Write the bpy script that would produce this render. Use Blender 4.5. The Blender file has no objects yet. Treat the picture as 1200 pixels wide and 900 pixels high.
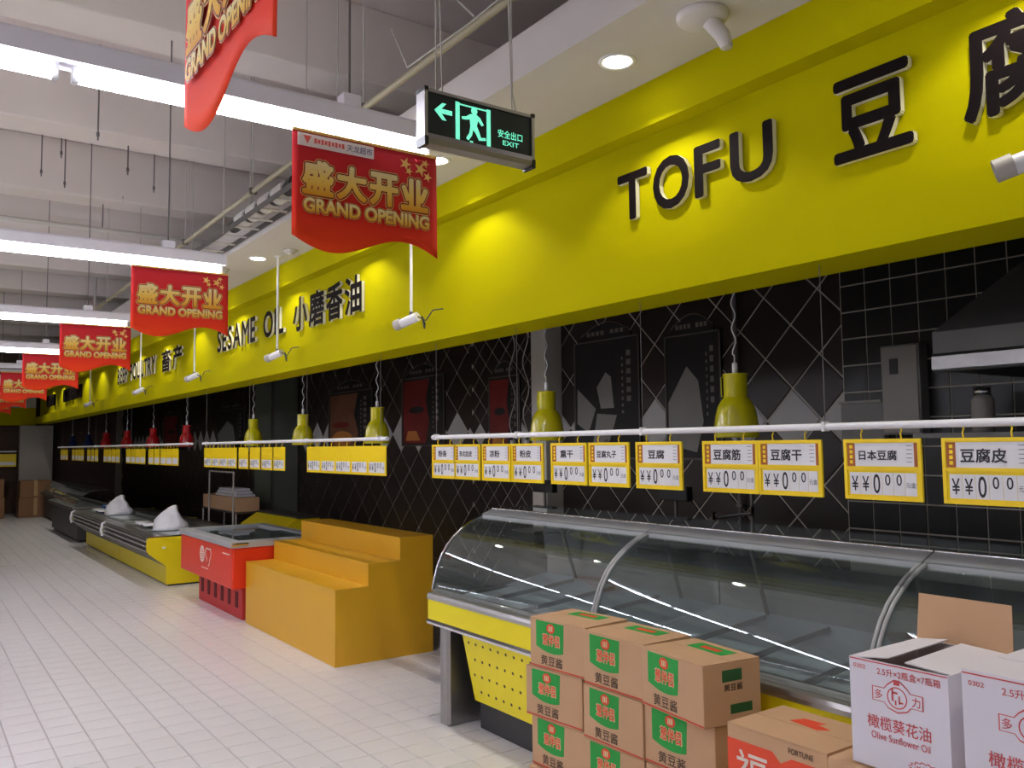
import bpy, bmesh, math, random
from mathutils import Matrix, Vector
random.seed(7)
SC = bpy.context.scene
COL = SC.collection
# ------------------------------------------------------------------ camera, world, exposure
H = 1.65
YAW, PITCH, ROLL = .616685, .0708838, -.0115376
FPX = 1000.86
cam_d = bpy.data.cameras.new('camera')
cam_d.sensor_width = 36.0
cam_d.lens = FPX / 1200 * 36.0
cam_d.clip_start = .05
cam = bpy.data.objects.new('camera', cam_d)
COL.objects.link(cam)
_f = Vector((math.sin(YAW) * math.cos(PITCH), math.cos(YAW) * math.cos(PITCH), math.sin(PITCH)))
_r0 = Vector((math.cos(YAW), -math.sin(YAW), 0))
_u0 = _r0.cross(_f)
_r = _r0 * math.cos(ROLL) + _u0 * math.sin(ROLL)
_u = _r.cross(_f)
cam.matrix_world = Matrix(((_r.x, _u.x, -_f.x, 0), (_r.y, _u.y, -_f.y, 0), (_r.z, _u.z, -_f.z, H), (0, 0, 0, 1)))
SC.camera = cam
world = bpy.data.worlds.new('world')
SC.world = world
world.use_nodes = True
world.node_tree.nodes['Background'].inputs[0].default_value = (.9, .92, 1, 1)
world.node_tree.nodes['Background'].inputs[1].default_value = .02
SC.view_settings.view_transform = 'Standard'
SC.view_settings.look = 'None'
SC.view_settings.gamma = 1
SC.view_settings.use_curve_mapping = False
SC.view_settings.exposure = 0.32
TUBE_STRENGTH = 37.0
DOWN_W = 24.0


# ------------------------------------------------------------------ materials
def s2l(c):
    return tuple(((v / 255) / 12.92 if v / 255 <= .04045 else ((v / 255 + .055) / 1.055) ** 2.4) for v in c)


MATS = {}


def mat(name, rgb, rough=.5, metal=0.0, vary=.06, scale=8.0, bump=0.0, spec=.5, emit=None, estr=0.0, coat=0.0):
    m = bpy.data.materials.new(name)
    m.use_nodes = True
    nt = m.node_tree
    b = nt.nodes['Principled BSDF']
    c = s2l(rgb)
    tc = nt.nodes.new('ShaderNodeTexCoord')
    nz = nt.nodes.new('ShaderNodeTexNoise')
    nz.inputs['Scale'].default_value = scale
    nz.inputs['Detail'].default_value = 5
    nt.links.new(tc.outputs['Object'], nz.inputs['Vector'])
    mx = nt.nodes.new('ShaderNodeMix')
    mx.data_type = 'RGBA'
    mx.inputs[6].default_value = (*[v * (1 - vary) for v in c], 1)
    mx.inputs[7].default_value = (*[min(1, v * (1 + vary)) for v in c], 1)
    nt.links.new(nz.outputs['Fac'], mx.inputs[0])
    nt.links.new(mx.outputs[2], b.inputs['Base Color'])
    b.inputs['Roughness'].default_value = rough
    b.inputs['Metallic'].default_value = metal
    b.inputs['Specular IOR Level'].default_value = spec
    b.inputs['Coat Weight'].default_value = coat
    if emit:
        b.inputs['Emission Color'].default_value = (*s2l(emit), 1)
        b.inputs['Emission Strength'].default_value = estr
    if bump:
        bp = nt.nodes.new('ShaderNodeBump')
        bp.inputs['Strength'].default_value = bump
        bp.inputs['Distance'].default_value = .01
        nt.links.new(nz.outputs['Fac'], bp.inputs['Height'])
        nt.links.new(bp.outputs['Normal'], b.inputs['Normal'])
    MATS[name] = m
    return m


def gradient_mat(name, stops, rough=.5, axis=1):
    """flat print that runs through colours along one generated axis"""
    m = bpy.data.materials.new(name)
    m.use_nodes = True
    nt = m.node_tree
    b = nt.nodes['Principled BSDF']
    tc = nt.nodes.new('ShaderNodeTexCoord')
    sp = nt.nodes.new('ShaderNodeSeparateXYZ')
    nt.links.new(tc.outputs['Generated'], sp.inputs[0])
    cr = nt.nodes.new('ShaderNodeValToRGB')
    el = cr.color_ramp.elements
    while len(el) < len(stops):
        el.new(.5)
    for e, (p, c) in zip(el, stops):
        e.position = p
        e.color = (*s2l(c), 1)
    nt.links.new(sp.outputs[axis], cr.inputs[0])
    nt.links.new(cr.outputs[0], b.inputs['Base Color'])
    b.inputs['Roughness'].default_value = rough
    b.inputs['Specular IOR Level'].default_value = .2
    MATS[name] = m
    return m


def glass_mat(name, tint, ior=1.5, diffuse_mix=.03, rough=.015):
    m = bpy.data.materials.new(name)
    m.use_nodes = True
    nt = m.node_tree
    nt.nodes.remove(nt.nodes['Principled BSDF'])
    out = nt.nodes['Material Output']
    tr = nt.nodes.new('ShaderNodeBsdfTransparent')
    tr.inputs[0].default_value = (*tint, 1)
    gl = nt.nodes.new('ShaderNodeBsdfGlossy')
    gl.inputs['Roughness'].default_value = rough
    gl.inputs[0].default_value = (.95, 1, 1, 1)
    f0 = ((ior - 1) / (ior + 1)) ** 2
    lw = nt.nodes.new('ShaderNodeLayerWeight')
    lw.inputs[0].default_value = .5
    pw = nt.nodes.new('ShaderNodeMath')
    pw.operation = 'POWER'
    pw.inputs[1].default_value = 5
    nt.links.new(lw.outputs['Facing'], pw.inputs[0])
    fr = nt.nodes.new('ShaderNodeMath')
    fr.operation = 'MULTIPLY_ADD'
    fr.inputs[1].default_value = 1 - f0
    fr.inputs[2].default_value = f0
    nt.links.new(pw.outputs[0], fr.inputs[0])
    df = nt.nodes.new('ShaderNodeBsdfDiffuse')
    df.inputs[0].default_value = (.6, .65, .66, 1)
    nz = nt.nodes.new('ShaderNodeTexNoise')
    nz.inputs['Scale'].default_value = 3
    mth = nt.nodes.new('ShaderNodeMath')
    mth.operation = 'MULTIPLY'
    mth.inputs[1].default_value = diffuse_mix * 2  # noise sets how much grey diffuse is mixed into the clear glass
    nt.links.new(nz.outputs['Fac'], mth.inputs[0])
    m0 = nt.nodes.new('ShaderNodeMixShader')
    nt.links.new(mth.outputs[0], m0.inputs[0])
    nt.links.new(tr.outputs[0], m0.inputs[1])
    nt.links.new(df.outputs[0], m0.inputs[2])
    m1 = nt.nodes.new('ShaderNodeMixShader')
    nt.links.new(fr.outputs[0], m1.inputs[0])
    nt.links.new(m0.outputs[0], m1.inputs[1])
    nt.links.new(gl.outputs[0], m1.inputs[2])
    nt.links.new(m1.outputs[0], out.inputs[0])
    MATS[name] = m
    return m


TILE = .195
TX0 = .716


def floor_mat(name, tile_rgb, grout_rgb):
    m = bpy.data.materials.new(name)
    m.use_nodes = True
    nt = m.node_tree
    b = nt.nodes['Principled BSDF']
    tc = nt.nodes.new('ShaderNodeTexCoord')
    mp = nt.nodes.new('ShaderNodeMapping')
    mp.inputs['Location'].default_value = (-TX0, 0, 0)
    br = nt.nodes.new('ShaderNodeTexBrick')
    br.offset = 0
    br.inputs['Scale'].default_value = 1
    br.inputs['Brick Width'].default_value = TILE
    br.inputs['Row Height'].default_value = TILE
    br.inputs['Mortar Size'].default_value = .0035
    br.inputs['Mortar Smooth'].default_value = .1
    br.inputs['Color1'].default_value = (*s2l(tile_rgb), 1)
    br.inputs['Color2'].default_value = (*[v * .95 for v in s2l(tile_rgb)], 1)
    br.inputs['Mortar'].default_value = (*s2l(grout_rgb), 1)
    nt.links.new(tc.outputs['Object'], mp.inputs[0])
    nt.links.new(mp.outputs[0], br.inputs[0])
    nt.links.new(br.outputs['Color'], b.inputs['Base Color'])
    b.inputs['Roughness'].default_value = .3
    MATS[name] = m


mat('tile_white', (240, 237, 241), .24, vary=.05, scale=2.5)
floor_mat('floor_far', (238, 235, 239), (172, 166, 168))
mat('concrete_ceiling', (228, 218, 214), .9, vary=.10, scale=1.2, bump=.2)
mat('beam_plaster', (232, 224, 216), .9, vary=.08, scale=1.5, bump=.2)
mat('wall_white', (205, 202, 198), .85)
mat('soffit_white', (208, 203, 198), .8, vary=.03)
mat('fascia_yellow', (178, 170, 0), .8, vary=.02, scale=3, spec=.04)
mat('wall_grout', (200, 193, 181), .9)
mat('tile_dark', (46, 36, 34), .35, vary=.15, scale=3)
mat('tile_black', (32, 30, 30), .35, vary=.15, scale=3)
mat('tile_pale', (190, 188, 186), .35, vary=.05)
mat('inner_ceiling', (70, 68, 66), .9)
mat('letter_black', (20, 12, 14), .7, spec=.1)
mat('letter_edge', (225, 222, 205), .5)
mat('steel', (185, 183, 182), .28, 1.0, vary=.05, scale=30)
mat('hood_shaded', (110, 108, 106), .55, .6, vary=.1)  # darker copy of the hood steel, its weaker reflection put into the colour
mat('post_reflection', (226, 222, 212), .4, .2)  # pale colour stands in for the bright reflection on the metal post
mat('deck_grey', (178, 190, 196), .35, .3, vary=.05)
mat('steel_brushed', (168, 166, 166), .4, 1.0, vary=.08, scale=40)
mat('steel_dull', (120, 118, 116), .5, 1.0, vary=.1)
mat('chrome', (225, 225, 228), .12, 1.0, vary=.01)
mat('white_paint', (235, 235, 238), .4)
mat('rail_white', (240, 240, 246), .35, vary=.02)
mat('housing', (236, 234, 244), .45)
mat('tube', (255, 255, 255), .4, vary=0, emit=(242, 244, 255), estr=TUBE_STRENGTH)
mat('tube_off', (215, 214, 220), .4, vary=.02)
mat('lamp_glow', (255, 255, 255), .4, vary=0, emit=(255, 250, 238), estr=14)
mat('wire', (110, 105, 105), .5)
mat('wire_light', (190, 186, 178), .5)
mat('black_plastic', (24, 24, 26), .4)
mat('dark_grey', (58, 58, 60), .5)
mat('exit_black', (14, 30, 32), .35)
mat('exit_green', (150, 245, 215), .5, vary=0, emit=(110, 240, 200), estr=.75)
gradient_mat('banner_red', [(0, (243, 72, 22)), (.35, (222, 48, 34)), (1, (190, 40, 52))], .75, 2)
gradient_mat('gold_print', [(0, (222, 150, 24)), (.45, (238, 198, 92)), (1, (230, 214, 160))], .5, 1)
mat('gold_line', (236, 192, 104), .5)
mat('dark_red_print', (128, 26, 30), .5)
mat('logo_strip', (226, 214, 210), .5)
mat('logo_red', (214, 90, 80), .5)
mat('logo_text', (92, 92, 120), .5)
mat('tag_yellow', (254, 220, 26), .35, vary=.02)
mat('tag_white', (236, 236, 240), .4, vary=.01)
mat('tag_brown', (170, 92, 30), .5)
mat('ink', (40, 38, 44), .6)
mat('ink_grey', (120, 118, 128), .6)
mat('pendant_yellow', (206, 200, 22), .22, vary=.02, coat=.5)
mat('pendant_red', (176, 22, 30), .22, vary=.02, coat=.5)
mat('pendant_blue', (30, 45, 90), .25, vary=.02)
mat('case_yellow', (250, 232, 8), .35, vary=.02)
mat('step_yellow', (228, 174, 36), .38, vary=.04, scale=3)
mat('bin_yellow', (236, 214, 14), .4, vary=.03)
mat('freezer_red', (228, 52, 22), .35, vary=.03)
mat('crate_red', (196, 50, 48), .5, vary=.06)
mat('slot_dark', (96, 22, 24), .7)
mat('freezer_grey', (176, 178, 180), .4)
mat('freezer_in', (120, 122, 124), .5)
mat('cardboard', (202, 162, 124), .85, vary=.07, scale=6, bump=.05)
mat('cardboard_dark', (150, 112, 80), .85, vary=.08, scale=6)
mat('tape', (196, 160, 110), .35)
mat('carton_white', (232, 228, 236), .6, vary=.02)
mat('print_green', (32, 160, 62), .6, vary=.04)
mat('print_green_dark', (40, 96, 50), .6)
mat('print_red', (232, 76, 40), .6)
mat('print_red_fade', (206, 82, 84), .6)
mat('print_cream', (228, 206, 160), .6)
mat('print_black', (62, 44, 32), .7)
mat('print_white', (240, 226, 214), .6)
mat('stripe_red', (200, 70, 44), .7)
mat('bag_white', (225, 224, 230), .35, vary=.03, bump=.4, scale=14)
mat('poster_dark', (24, 22, 23), .6)
mat('poster_frame', (86, 80, 76), .5)
mat('poster_grey', (140, 138, 134), .6)
mat('poster_red', (120, 28, 26), .6, vary=.5, scale=5)
mat('poster_brown', (122, 80, 56), .6, vary=.4, scale=5)
mat('poster_orange', (190, 120, 50), .6, vary=.2, scale=5)
mat('poster_text', (112, 104, 98), .6)
mat('pipe_yellow', (158, 150, 122), .5)
mat('insul', (214, 210, 204), .7)
mat('column_grey', (164, 158, 150), .5)
mat('column_green', (92, 98, 88), .5)
mat('brown_panel', (96, 74, 62), .7)
mat('box_blue', (40, 90, 160), .6)
glass_mat('case_glass', (.94, .97, .965), 1.6, .03)
glass_mat('cover_film', (.7, .74, .76), 1.4, .10, .3)
glass_mat('lid_glass', (.78, .82, .84), 1.5, .06)

# ------------------------------------------------------------------ helpers
BASE = {}


def setp(o, label=None, cat=None, group=None, kind=None):
    if label:
        o['label'] = label
    if cat:
        o['category'] = cat
    if group:
        o['group'] = group
    if kind:
        o['kind'] = kind
    return o


def thing(name, label, cat, loc=(0, 0, 0), group=None):
    o = bpy.data.objects.new(name, None)
    o.empty_display_size = .1
    COL.objects.link(o)
    o.location = loc
    BASE[o.name] = Vector(loc)
    return setp(o, label, cat, group)


def root_base(p):
    while p is not None:
        if p.name in BASE:
            return BASE[p.name]
        p = p.parent
    return Vector((0, 0, 0))


class MB:
    def __init__(s):
        s.v, s.f, s.sm = [], [], []

    def add(s, vs, fs, smooth=False):
        n = len(s.v)
        s.v += [tuple(v) for v in vs]
        for f in fs:
            s.f.append(tuple(i + n for i in f))
            s.sm.append(smooth)
        return s

    def box(s, x0, x1, y0, y1, z0, z1):
        return s.add([(x0, y0, z0), (x1, y0, z0), (x1, y1, z0), (x0, y1, z0), (x0, y0, z1), (x1, y0, z1), (x1, y1, z1), (x0, y1, z1)],
                     [(0, 3, 2, 1), (4, 5, 6, 7), (0, 1, 5, 4), (1, 2, 6, 5), (2, 3, 7, 6), (3, 0, 4, 7)])

    def plate(s, pts, O, R, U, t, smooth=False):
        """polygon pts (2D, counter-clockwise seen from the front) at O along R,U, extruded back by t from the front face"""
        O, R, U = Vector(O), Vector(R), Vector(U)
        N = R.cross(U).normalized()
        n = len(pts)
        fr = [O + R * a + U * b for a, b in pts]
        bk = [p - N * t for p in fr]
        s.add(fr + bk, [tuple(range(n)), tuple(range(2 * n - 1, n - 1, -1))])
        s.add(fr + bk, [((i + 1) % n, i, n + i, n + (i + 1) % n) for i in range(n)], smooth)
        return s

    def prism_y(s, prof, y0, y1, smooth=False):
        """closed XZ profile extruded along Y"""
        n = len(prof)
        vs = [(x, y0, z) for x, z in prof] + [(x, y1, z) for x, z in prof]
        s.add(vs, [tuple(range(n)), tuple(range(2 * n - 1, n - 1, -1))])
        s.add(vs, [(i, n + i, n + (i + 1) % n, (i + 1) % n) for i in range(n)], smooth)
        return s

    def sheet_y(s, prof, y0, y1, t=.006, smooth=True):
        """open XZ curve extruded along Y with thickness t"""
        n = len(prof)
        nor = []
        for i in range(n):
            a = Vector(prof[max(0, i - 1)])
            b = Vector(prof[min(n - 1, i + 1)])
            d = (b - a).normalized()
            nor.append(Vector((-d.y, d.x)))
        inn = [(p[0] - nn.x * t, p[1] - nn.y * t) for p, nn in zip(prof, nor)]
        loop = list(prof) + inn[::-1]
        return s.prism_y(loop, y0, y1, smooth)

    def tube(s, pts, r, n=8, caps=True):
        pts = [Vector(p) for p in pts]
        rings = []
        up = None
        for i, p in enumerate(pts):
            d = (pts[min(i + 1, len(pts) - 1)] - pts[max(i - 1, 0)]).normalized()
            if up is None:
                up = Vector((0, 0, 1)) if abs(d.z) < .9 else Vector((1, 0, 0))
            a = d.cross(up).normalized()
            b = a.cross(d).normalized()
            up = b
            rr = r[i] if isinstance(r, (list, tuple)) else r
            rings.append([p + (a * math.cos(2 * math.pi * k / n) + b * math.sin(2 * math.pi * k / n)) * rr for k in range(n)])
        vs = [v for ring in rings for v in ring]
        fs = []
        for i in range(len(rings) - 1):
            for k in range(n):
                fs.append((i * n + k, i * n + (k + 1) % n, (i + 1) * n + (k + 1) % n, (i + 1) * n + k))
        s.add(vs, fs, True)
        if caps:
            s.add(rings[0] + rings[-1], [tuple(range(n - 1, -1, -1)), tuple(range(n, 2 * n))])
        return s

    def lathe(s, prof, c, n=24):
        """(r, z) profile turned about the vertical through c"""
        vs, fs = [], []
        for r, z in prof:
            for k in range(n):
                a = 2 * math.pi * k / n
                vs.append((c[0] + r * math.cos(a), c[1] + r * math.sin(a), c[2] + z))
        for i in range(len(prof) - 1):
            for k in range(n):
                fs.append((i * n + k, i * n + (k + 1) % n, (i + 1) * n + (k + 1) % n, (i + 1) * n + k))
        return s.add(vs, fs, True)

    def mesh(s, name, material, base=Vector((0, 0, 0))):
        me = bpy.data.meshes.new(name)
        me.from_pydata([(v[0] - base.x, v[1] - base.y, v[2] - base.z) for v in s.v], [], s.f)
        me.polygons.foreach_set('use_smooth', s.sm)
        me.materials.append(MATS[material])
        me.validate()
        bm = bmesh.new()
        bm.from_mesh(me)
        bmesh.ops.recalc_face_normals(bm, faces=bm.faces)
        bm.to_mesh(me)
        bm.free()
        me.update()
        return me

    def build(s, name, material, parent=None, bevel=0, kind=None, label=None):
        o = bpy.data.objects.new(name, s.mesh(name, material, root_base(parent)))
        COL.objects.link(o)
        o.parent = parent
        if bevel:
            b = o.modifiers.new('bevel', 'BEVEL')
            b.width = bevel
            b.segments = 2
            b.limit_method = 'ANGLE'
            b.harden_normals = False
        if kind:
            o['kind'] = kind
        if label:
            o['label'] = label
        return o


def box(name, material, parent, x0, x1, y0, y1, z0, z1, bevel=0, **k):
    return MB().box(x0, x1, y0, y1, z0, z1).build(name, material, parent, bevel, **k)


def plate(name, material, parent, pts, O, R, U, t=.001, **k):
    return MB().plate(pts, O, R, U, t).build(name, material, parent, **k)


def rect(w, h, cx=0, cy=0):
    return [(cx - w / 2, cy - h / 2), (cx + w / 2, cy - h / 2), (cx + w / 2, cy + h / 2), (cx - w / 2, cy + h / 2)]


def circ(r, n=20, cx=0, cy=0, ry=None):
    return [(cx + r * math.cos(2 * math.pi * k / n), cy + (ry or r) * math.sin(2 * math.pi * k / n)) for k in range(n)]


TXT = {}


def glyphs(s, offset=0.0, extrude=0.0, res=4):
    """outline mesh of a text, centred, with its size"""
    key = (s, offset, extrude)
    if key in TXT:
        return TXT[key]
    cu = bpy.data.curves.new('txt', 'FONT')
    cu.body = s
    cu.size = 1
    cu.extrude = extrude
    cu.resolution_u = res
    o = bpy.data.objects.new('txt', cu)
    COL.objects.link(o)
    dg = bpy.context.evaluated_depsgraph_get()
    me = bpy.data.meshes.new_from_object(o.evaluated_get(dg))
    bpy.data.objects.remove(o)
    if offset:                                   # embolden: stamp the outline round a small circle
        vv = [tuple(v.co) for v in me.vertices]
        pp = [tuple(p.vertices) for p in me.polygons]
        nv, npp = [], []
        ks = 8 if offset < .04 else 14
        for k in range(ks + 1):
            dx, dy = (0, 0) if k == ks else (offset * math.cos(2 * math.pi * k / ks), offset * math.sin(2 * math.pi * k / ks))
            b0 = len(nv)
            nv += [(x + dx, y + dy, z + (k * 2e-5 if z >= 0 else 0)) for x, y, z in vv]
            npp += [tuple(i + b0 for i in p) for p in pp]
        me = bpy.data.meshes.new('txt')
        me.from_pydata(nv, [], npp)
        me.update()
    xs = [v.co.x for v in me.vertices] or [0, 1]
    ys = [v.co.y for v in me.vertices] or [0, 1]
    cx, cy = (min(xs) + max(xs)) / 2, (min(ys) + max(ys)) / 2
    for v in me.vertices:
        v.co.x -= cx
        v.co.y -= cy
    TXT[key] = (me, max(xs) - min(xs), max(ys) - min(ys))
    return TXT[key]


def text(name, s, material, parent, O, R, U, w=None, h=None, offset=0.0, extrude=0.0, side=None, label=None):
    me, tw, th = glyphs(s, offset, extrude)
    sx = w / tw if w else h / th
    sy = h / th if h else w / tw
    key = (s, offset, extrude, material)
    if key not in TXT:
        m2 = me.copy()
        m2.materials.clear()
        m2.materials.append(MATS[material])
        if side:
            m2.materials.append(MATS[side])
            for p in m2.polygons:
                if abs(p.normal.z) < .7:
                    p.material_index = 1
        TXT[key] = m2
    o = bpy.data.objects.new(name, TXT[key])
    COL.objects.link(o)
    o.parent = parent
    R, U = Vector(R), Vector(U)
    N = R.cross(U)
    O = Vector(O) - root_base(parent)
    o.matrix_local = Matrix(((R.x * sx, U.x * sy, N.x, O.x), (R.y * sx, U.y * sy, N.y, O.y), (R.z * sx, U.z * sy, N.z, O.z), (0, 0, 0, 1)))
    if label:
        o['label'] = label
    return o


def copy_tree(o, parent=None):
    c = o.copy()
    COL.objects.link(c)
    if parent is not None:
        c.parent = parent
    for ch in list(o.children):
        copy_tree(ch, c)
    return c


AISLE_R, AISLE_U = (0, -1, 0), (0, 0, 1)      # right / up on a face that looks into the aisle (-X)
NEAR_R, NEAR_U = (1, 0, 0), (0, 0, 1)         # on a face that looks back down the aisle (-Y)
ORD = ['first', 'second', 'third', 'fourth', 'fifth', 'sixth', 'seventh', 'eighth', 'ninth', 'tenth']
# pre-make every text while the scene is still light
for _s, _o, _e in [('TOFU'[i], .022, .012) for i in range(4)] + [(c, .028, .012) for c in '豆腐小磨香油畜产'] + [(c, .02, .012) for c in 'SEAMOILBFPUTRY']:
    glyphs(_s, _o, _e)
TAGS = ['粉条', '东北拉皮', '凉粉', '粉皮', '熏干', '豆腐丸子', '豆腐', '豆腐筋', '豆腐干', '日本豆腐', '豆腐皮']
for _s in TAGS:
    glyphs(_s, .022)
for _s in ['¥', '0', '元/盒', '安全出口', 'EXIT', '天龙超市', '黄豆酱', '葱伴侣', '橄榄葵花油', 'Olive Sunflower Oil', '0302', '2.5升×2瓶盒×7瓶箱', '多', '力', '送礼装', '福', 'FORTUNE']:
    glyphs(_s, .008)
for _s in ['盛', '大', '开', '业', 'GRAND OPENING']:
    for _o in (.045, .085, .105):
        glyphs(_s, _o)

# ------------------------------------------------------------------ structure: floor
X_WALL, Y_BACK, X_LEFT, Y_FRONT = 4.8, 26.0, -7.0, -5.0
floor = box('floor', 'floor_far', None, X_LEFT - .2, X_WALL + .2, Y_FRONT - .2, Y_BACK + .2, -.2, -.004)
setp(floor, 'white square tiled supermarket floor with grey joints', 'floor', kind='structure')


def tile_mesh(w, h, t, ch, material, name='tile'):
    m = MB()
    a, b = w / 2, h / 2
    vs = [(-a, -b, 0), (a, -b, 0), (a, b, 0), (-a, b, 0), (-a + ch, -b + ch, t), (a - ch, -b + ch, t), (a - ch, b - ch, t), (-a + ch, b - ch, t)]
    m.add(vs, [(4, 5, 6, 7), (0, 1, 5, 4), (1, 2, 6, 5), (2, 3, 7, 6), (3, 0, 4, 7)])
    return m.mesh(name, material)


ft = tile_mesh(TILE - .007, TILE - .007, .004, .0012, 'tile_white')
cand = []
for i in range(-20, 15):
    for j in range(-3, 74):
        x, y = TX0 + (i + .5) * TILE, (j + .5) * TILE
        if x > 3.9 or (x > 2.66 and y < 4.6):
            continue
        d = Vector((x, y, -H))
        cx, cy, cz = d.dot(_r), d.dot(_u), d.dot(_f)
        vis = cz > .5 and abs(cx / cz * FPX) < 615 and abs(cy / cz * FPX) < 470 and not (x > 2.75 and y > 6)
        cand.append((0 if vis else 1, d.length, x, y))
cand.sort()
rest = MB()
for k, (_, _, x, y) in enumerate(cand):
    if k < 300:
        o = bpy.data.objects.new('tile', ft)
        COL.objects.link(o)
        o.parent = floor
        o.location = (x, y, -.004)
    else:
        a = TILE / 2 - .0035
        c = a - .0012
        rest.add([(x - a, y - a, -.004), (x + a, y - a, -.004), (x + a, y + a, -.004), (x - a, y + a, -.004), (x - c, y - c, 0), (x + c, y - c, 0), (x + c, y + c, 0), (x - c, y + c, 0)],
                 [(4, 5, 6, 7), (0, 1, 5, 4), (1, 2, 6, 5), (2, 3, 7, 6), (3, 0, 4, 7)])
rest.build('tile_field', 'tile_white', floor, kind='stuff')

# ------------------------------------------------------------------ structure: walls and ceiling
Z_SLAB = 4.75
ceiling = box('ceiling', 'concrete_ceiling', None, X_LEFT - .2, X_WALL + .2, Y_FRONT - .2, Y_BACK + .2, Z_SLAB, Z_SLAB + .2)
setp(ceiling, 'bare grey concrete ceiling slab with cross beams', 'ceiling', kind='structure')
y = 5.33 - 2.03 * 5
n_b = 0
ORDX = ORD + ['eleventh', 'twelfth', 'thirteenth', 'fourteenth', 'fifteenth', 'sixteenth', 'seventeenth', 'eighteenth', 'nineteenth', 'twentieth', 'twenty-first', 'twenty-second', 'twenty-third']
while y < Y_BACK - .5:
    bm_ = box('ceiling_beam', 'beam_plaster', None, X_LEFT, X_WALL, y, y + .36, 4.2, Z_SLAB, bevel=.012)
    n_b += 1
    setp(bm_, '%s plastered ceiling beam counted from behind the camera' % ORDX[n_b - 1], 'beam', kind='structure')
    y += 2.03
setp(box('wall_left', 'wall_white', None, X_LEFT - .2, X_LEFT, Y_FRONT - .2, Y_BACK + .2, 0, Z_SLAB), 'plain off-white wall on the far left of the aisle', 'wall', kind='structure')
setp(box('wall_front', 'wall_white', None, X_LEFT, X_WALL, Y_FRONT - .2, Y_FRONT, 0, Z_SLAB), 'plain off-white wall behind the camera', 'wall', kind='structure')
wb = setp(box('wall_back', 'brown_panel', None, X_LEFT, X_WALL, Y_BACK, Y_BACK + .2, 0, Z_SLAB), 'dim brown wall closing the far end of the aisle', 'wall', kind='structure')
wall = box('wall_right', 'wall_grout', None, X_WALL, X_WALL + .2, Y_FRONT, Y_BACK, 0, Z_SLAB)
setp(wall, 'dark tiled kitchen wall with diagonal joints and a row of pale diamonds', 'wall', kind='structure')
# diagonal tiles, 0.3 m, joints 6 mm
DG = .424


def diamond(hd, t, material):
    m = MB()
    vs = [(0, -hd, 0), (0, 0, -hd), (0, hd, 0), (0, 0, hd)]
    k = 1 - .006 / hd
    top = [(-t, v[1] * k, v[2] * k) for v in vs]
    m.add(vs + top, [(4, 7, 6, 5), (0, 4, 5, 1), (1, 5, 6, 2), (2, 6, 7, 3), (3, 7, 4, 0)])
    return m


hd = DG / 2 - .007
dm_dark = diamond(hd, .008, 'd').mesh('tile', 'tile_dark')
dm_pale = diamond(hd, .008, 'd').mesh('tile', 'tile_pale')
far_t, far_p = MB(), MB()
n_d = 0
ys = []
j = 0
while 3.12 + j * DG / 2 < 25:
    ys.append((3.12 + j * DG / 2, j))
    j += 1
for yy, j in ys:
    for q in range(-8, 6):
        if (q + j) % 2:
            continue
        zz = 1.79 + q * DG / 2
        if zz < .2 or zz > 2.95:
            continue
        pale = q == 0
        if n_d < 300 and yy < 13.6 and zz > .75:
            o = bpy.data.objects.new('tile', dm_pale if pale else dm_dark)
            COL.objects.link(o)
            o.parent = wall
            o.location = (X_WALL, yy, zz)
            n_d += 1
        else:
            d = diamond(hd, .008, 'd')
            (far_p if pale else far_t).add([(X_WALL + v[0], yy + v[1], zz + v[2]) for v in d.v], d.f)
far_t.build('tile_field', 'tile_dark', wall, kind='stuff')
far_p.build('pale_tile_field', 'tile_pale', wall, kind='stuff')
setp(box('baseboard_right', 'tile_dark', None, X_WALL - .03, X_WALL - .009, 3.14, 25.1, 0, .42), 'dark skirting along the foot of the kitchen wall', 'baseboard', kind='structure')
# square-tiled return of the kitchen wall by the hood
pier = box('wall_kitchen', 'wall_grout', None, X_WALL - .05, X_WALL, -1.0, 3.135, 0, 3.1)
setp(pier, 'black square tiled wall section beside the cooker hood', 'wall', kind='structure')
SQ = .166
sqm = tile_mesh(SQ - .008, SQ - .008, .007, .001, 'tile_black')
for i in range(15):
    for q in range(13):
        o = bpy.data.objects.new('tile', sqm)
        COL.objects.link(o)
        o.parent = pier
        o.location = (X_WALL - .05, 3.13 - (i + .5) * SQ, .95 + (q + .5) * SQ)
        o.rotation_euler = (0, -math.pi / 2, 0)
setp(box('ceiling_kitchen', 'inner_ceiling', None, 3.0, X_WALL, -1.2, Y_BACK, 3.1, 3.2), 'dark low ceiling above the kitchen side of the counters', 'ceiling', kind='structure')

# ------------------------------------------------------------------ structure: soffit and yellow fascia
XF, ZS, YA, YB = 2.72, 3.30, -2.0, 25.2
soffit = box('ceiling_soffit', 'soffit_white', None, 2.21, XF, YA, YB, ZS, 3.505)
setp(soffit, 'white dropped soffit running above the yellow sign fascia', 'soffit', kind='structure')
fascia = box('trim_1', 'fascia_yellow', None, XF + .10, 3.0, YA, YB, 2.32, 3.5)
setp(fascia, 'long bright yellow sign fascia above the counters', 'fascia', kind='structure')
box('upper_band', 'fascia_yellow', fascia, XF, XF + .10, YA, YB, 3.095, 3.5)
box('lower_band', 'fascia_yellow', fascia, XF, XF + .10, YA, YB, 2.315, 2.50)
box('underside_board', 'fascia_yellow', fascia, XF + .1, 3.0, YA, YB, 2.315, 2.32)
f2 = box('trim_2', 'fascia_yellow', None, X_LEFT + 1, XF, 25.2, 25.5, 2.29, 2.74)
setp(f2, 'yellow fascia crossing the far end of the aisle', 'fascia', kind='structure')
setp(box('ceiling_soffit_far', 'wall_white', None, X_LEFT + 1, XF, 25.2, 25.9, 2.745, 3.5), 'dim bulkhead above the far yellow fascia', 'soffit', kind='structure')

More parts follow.
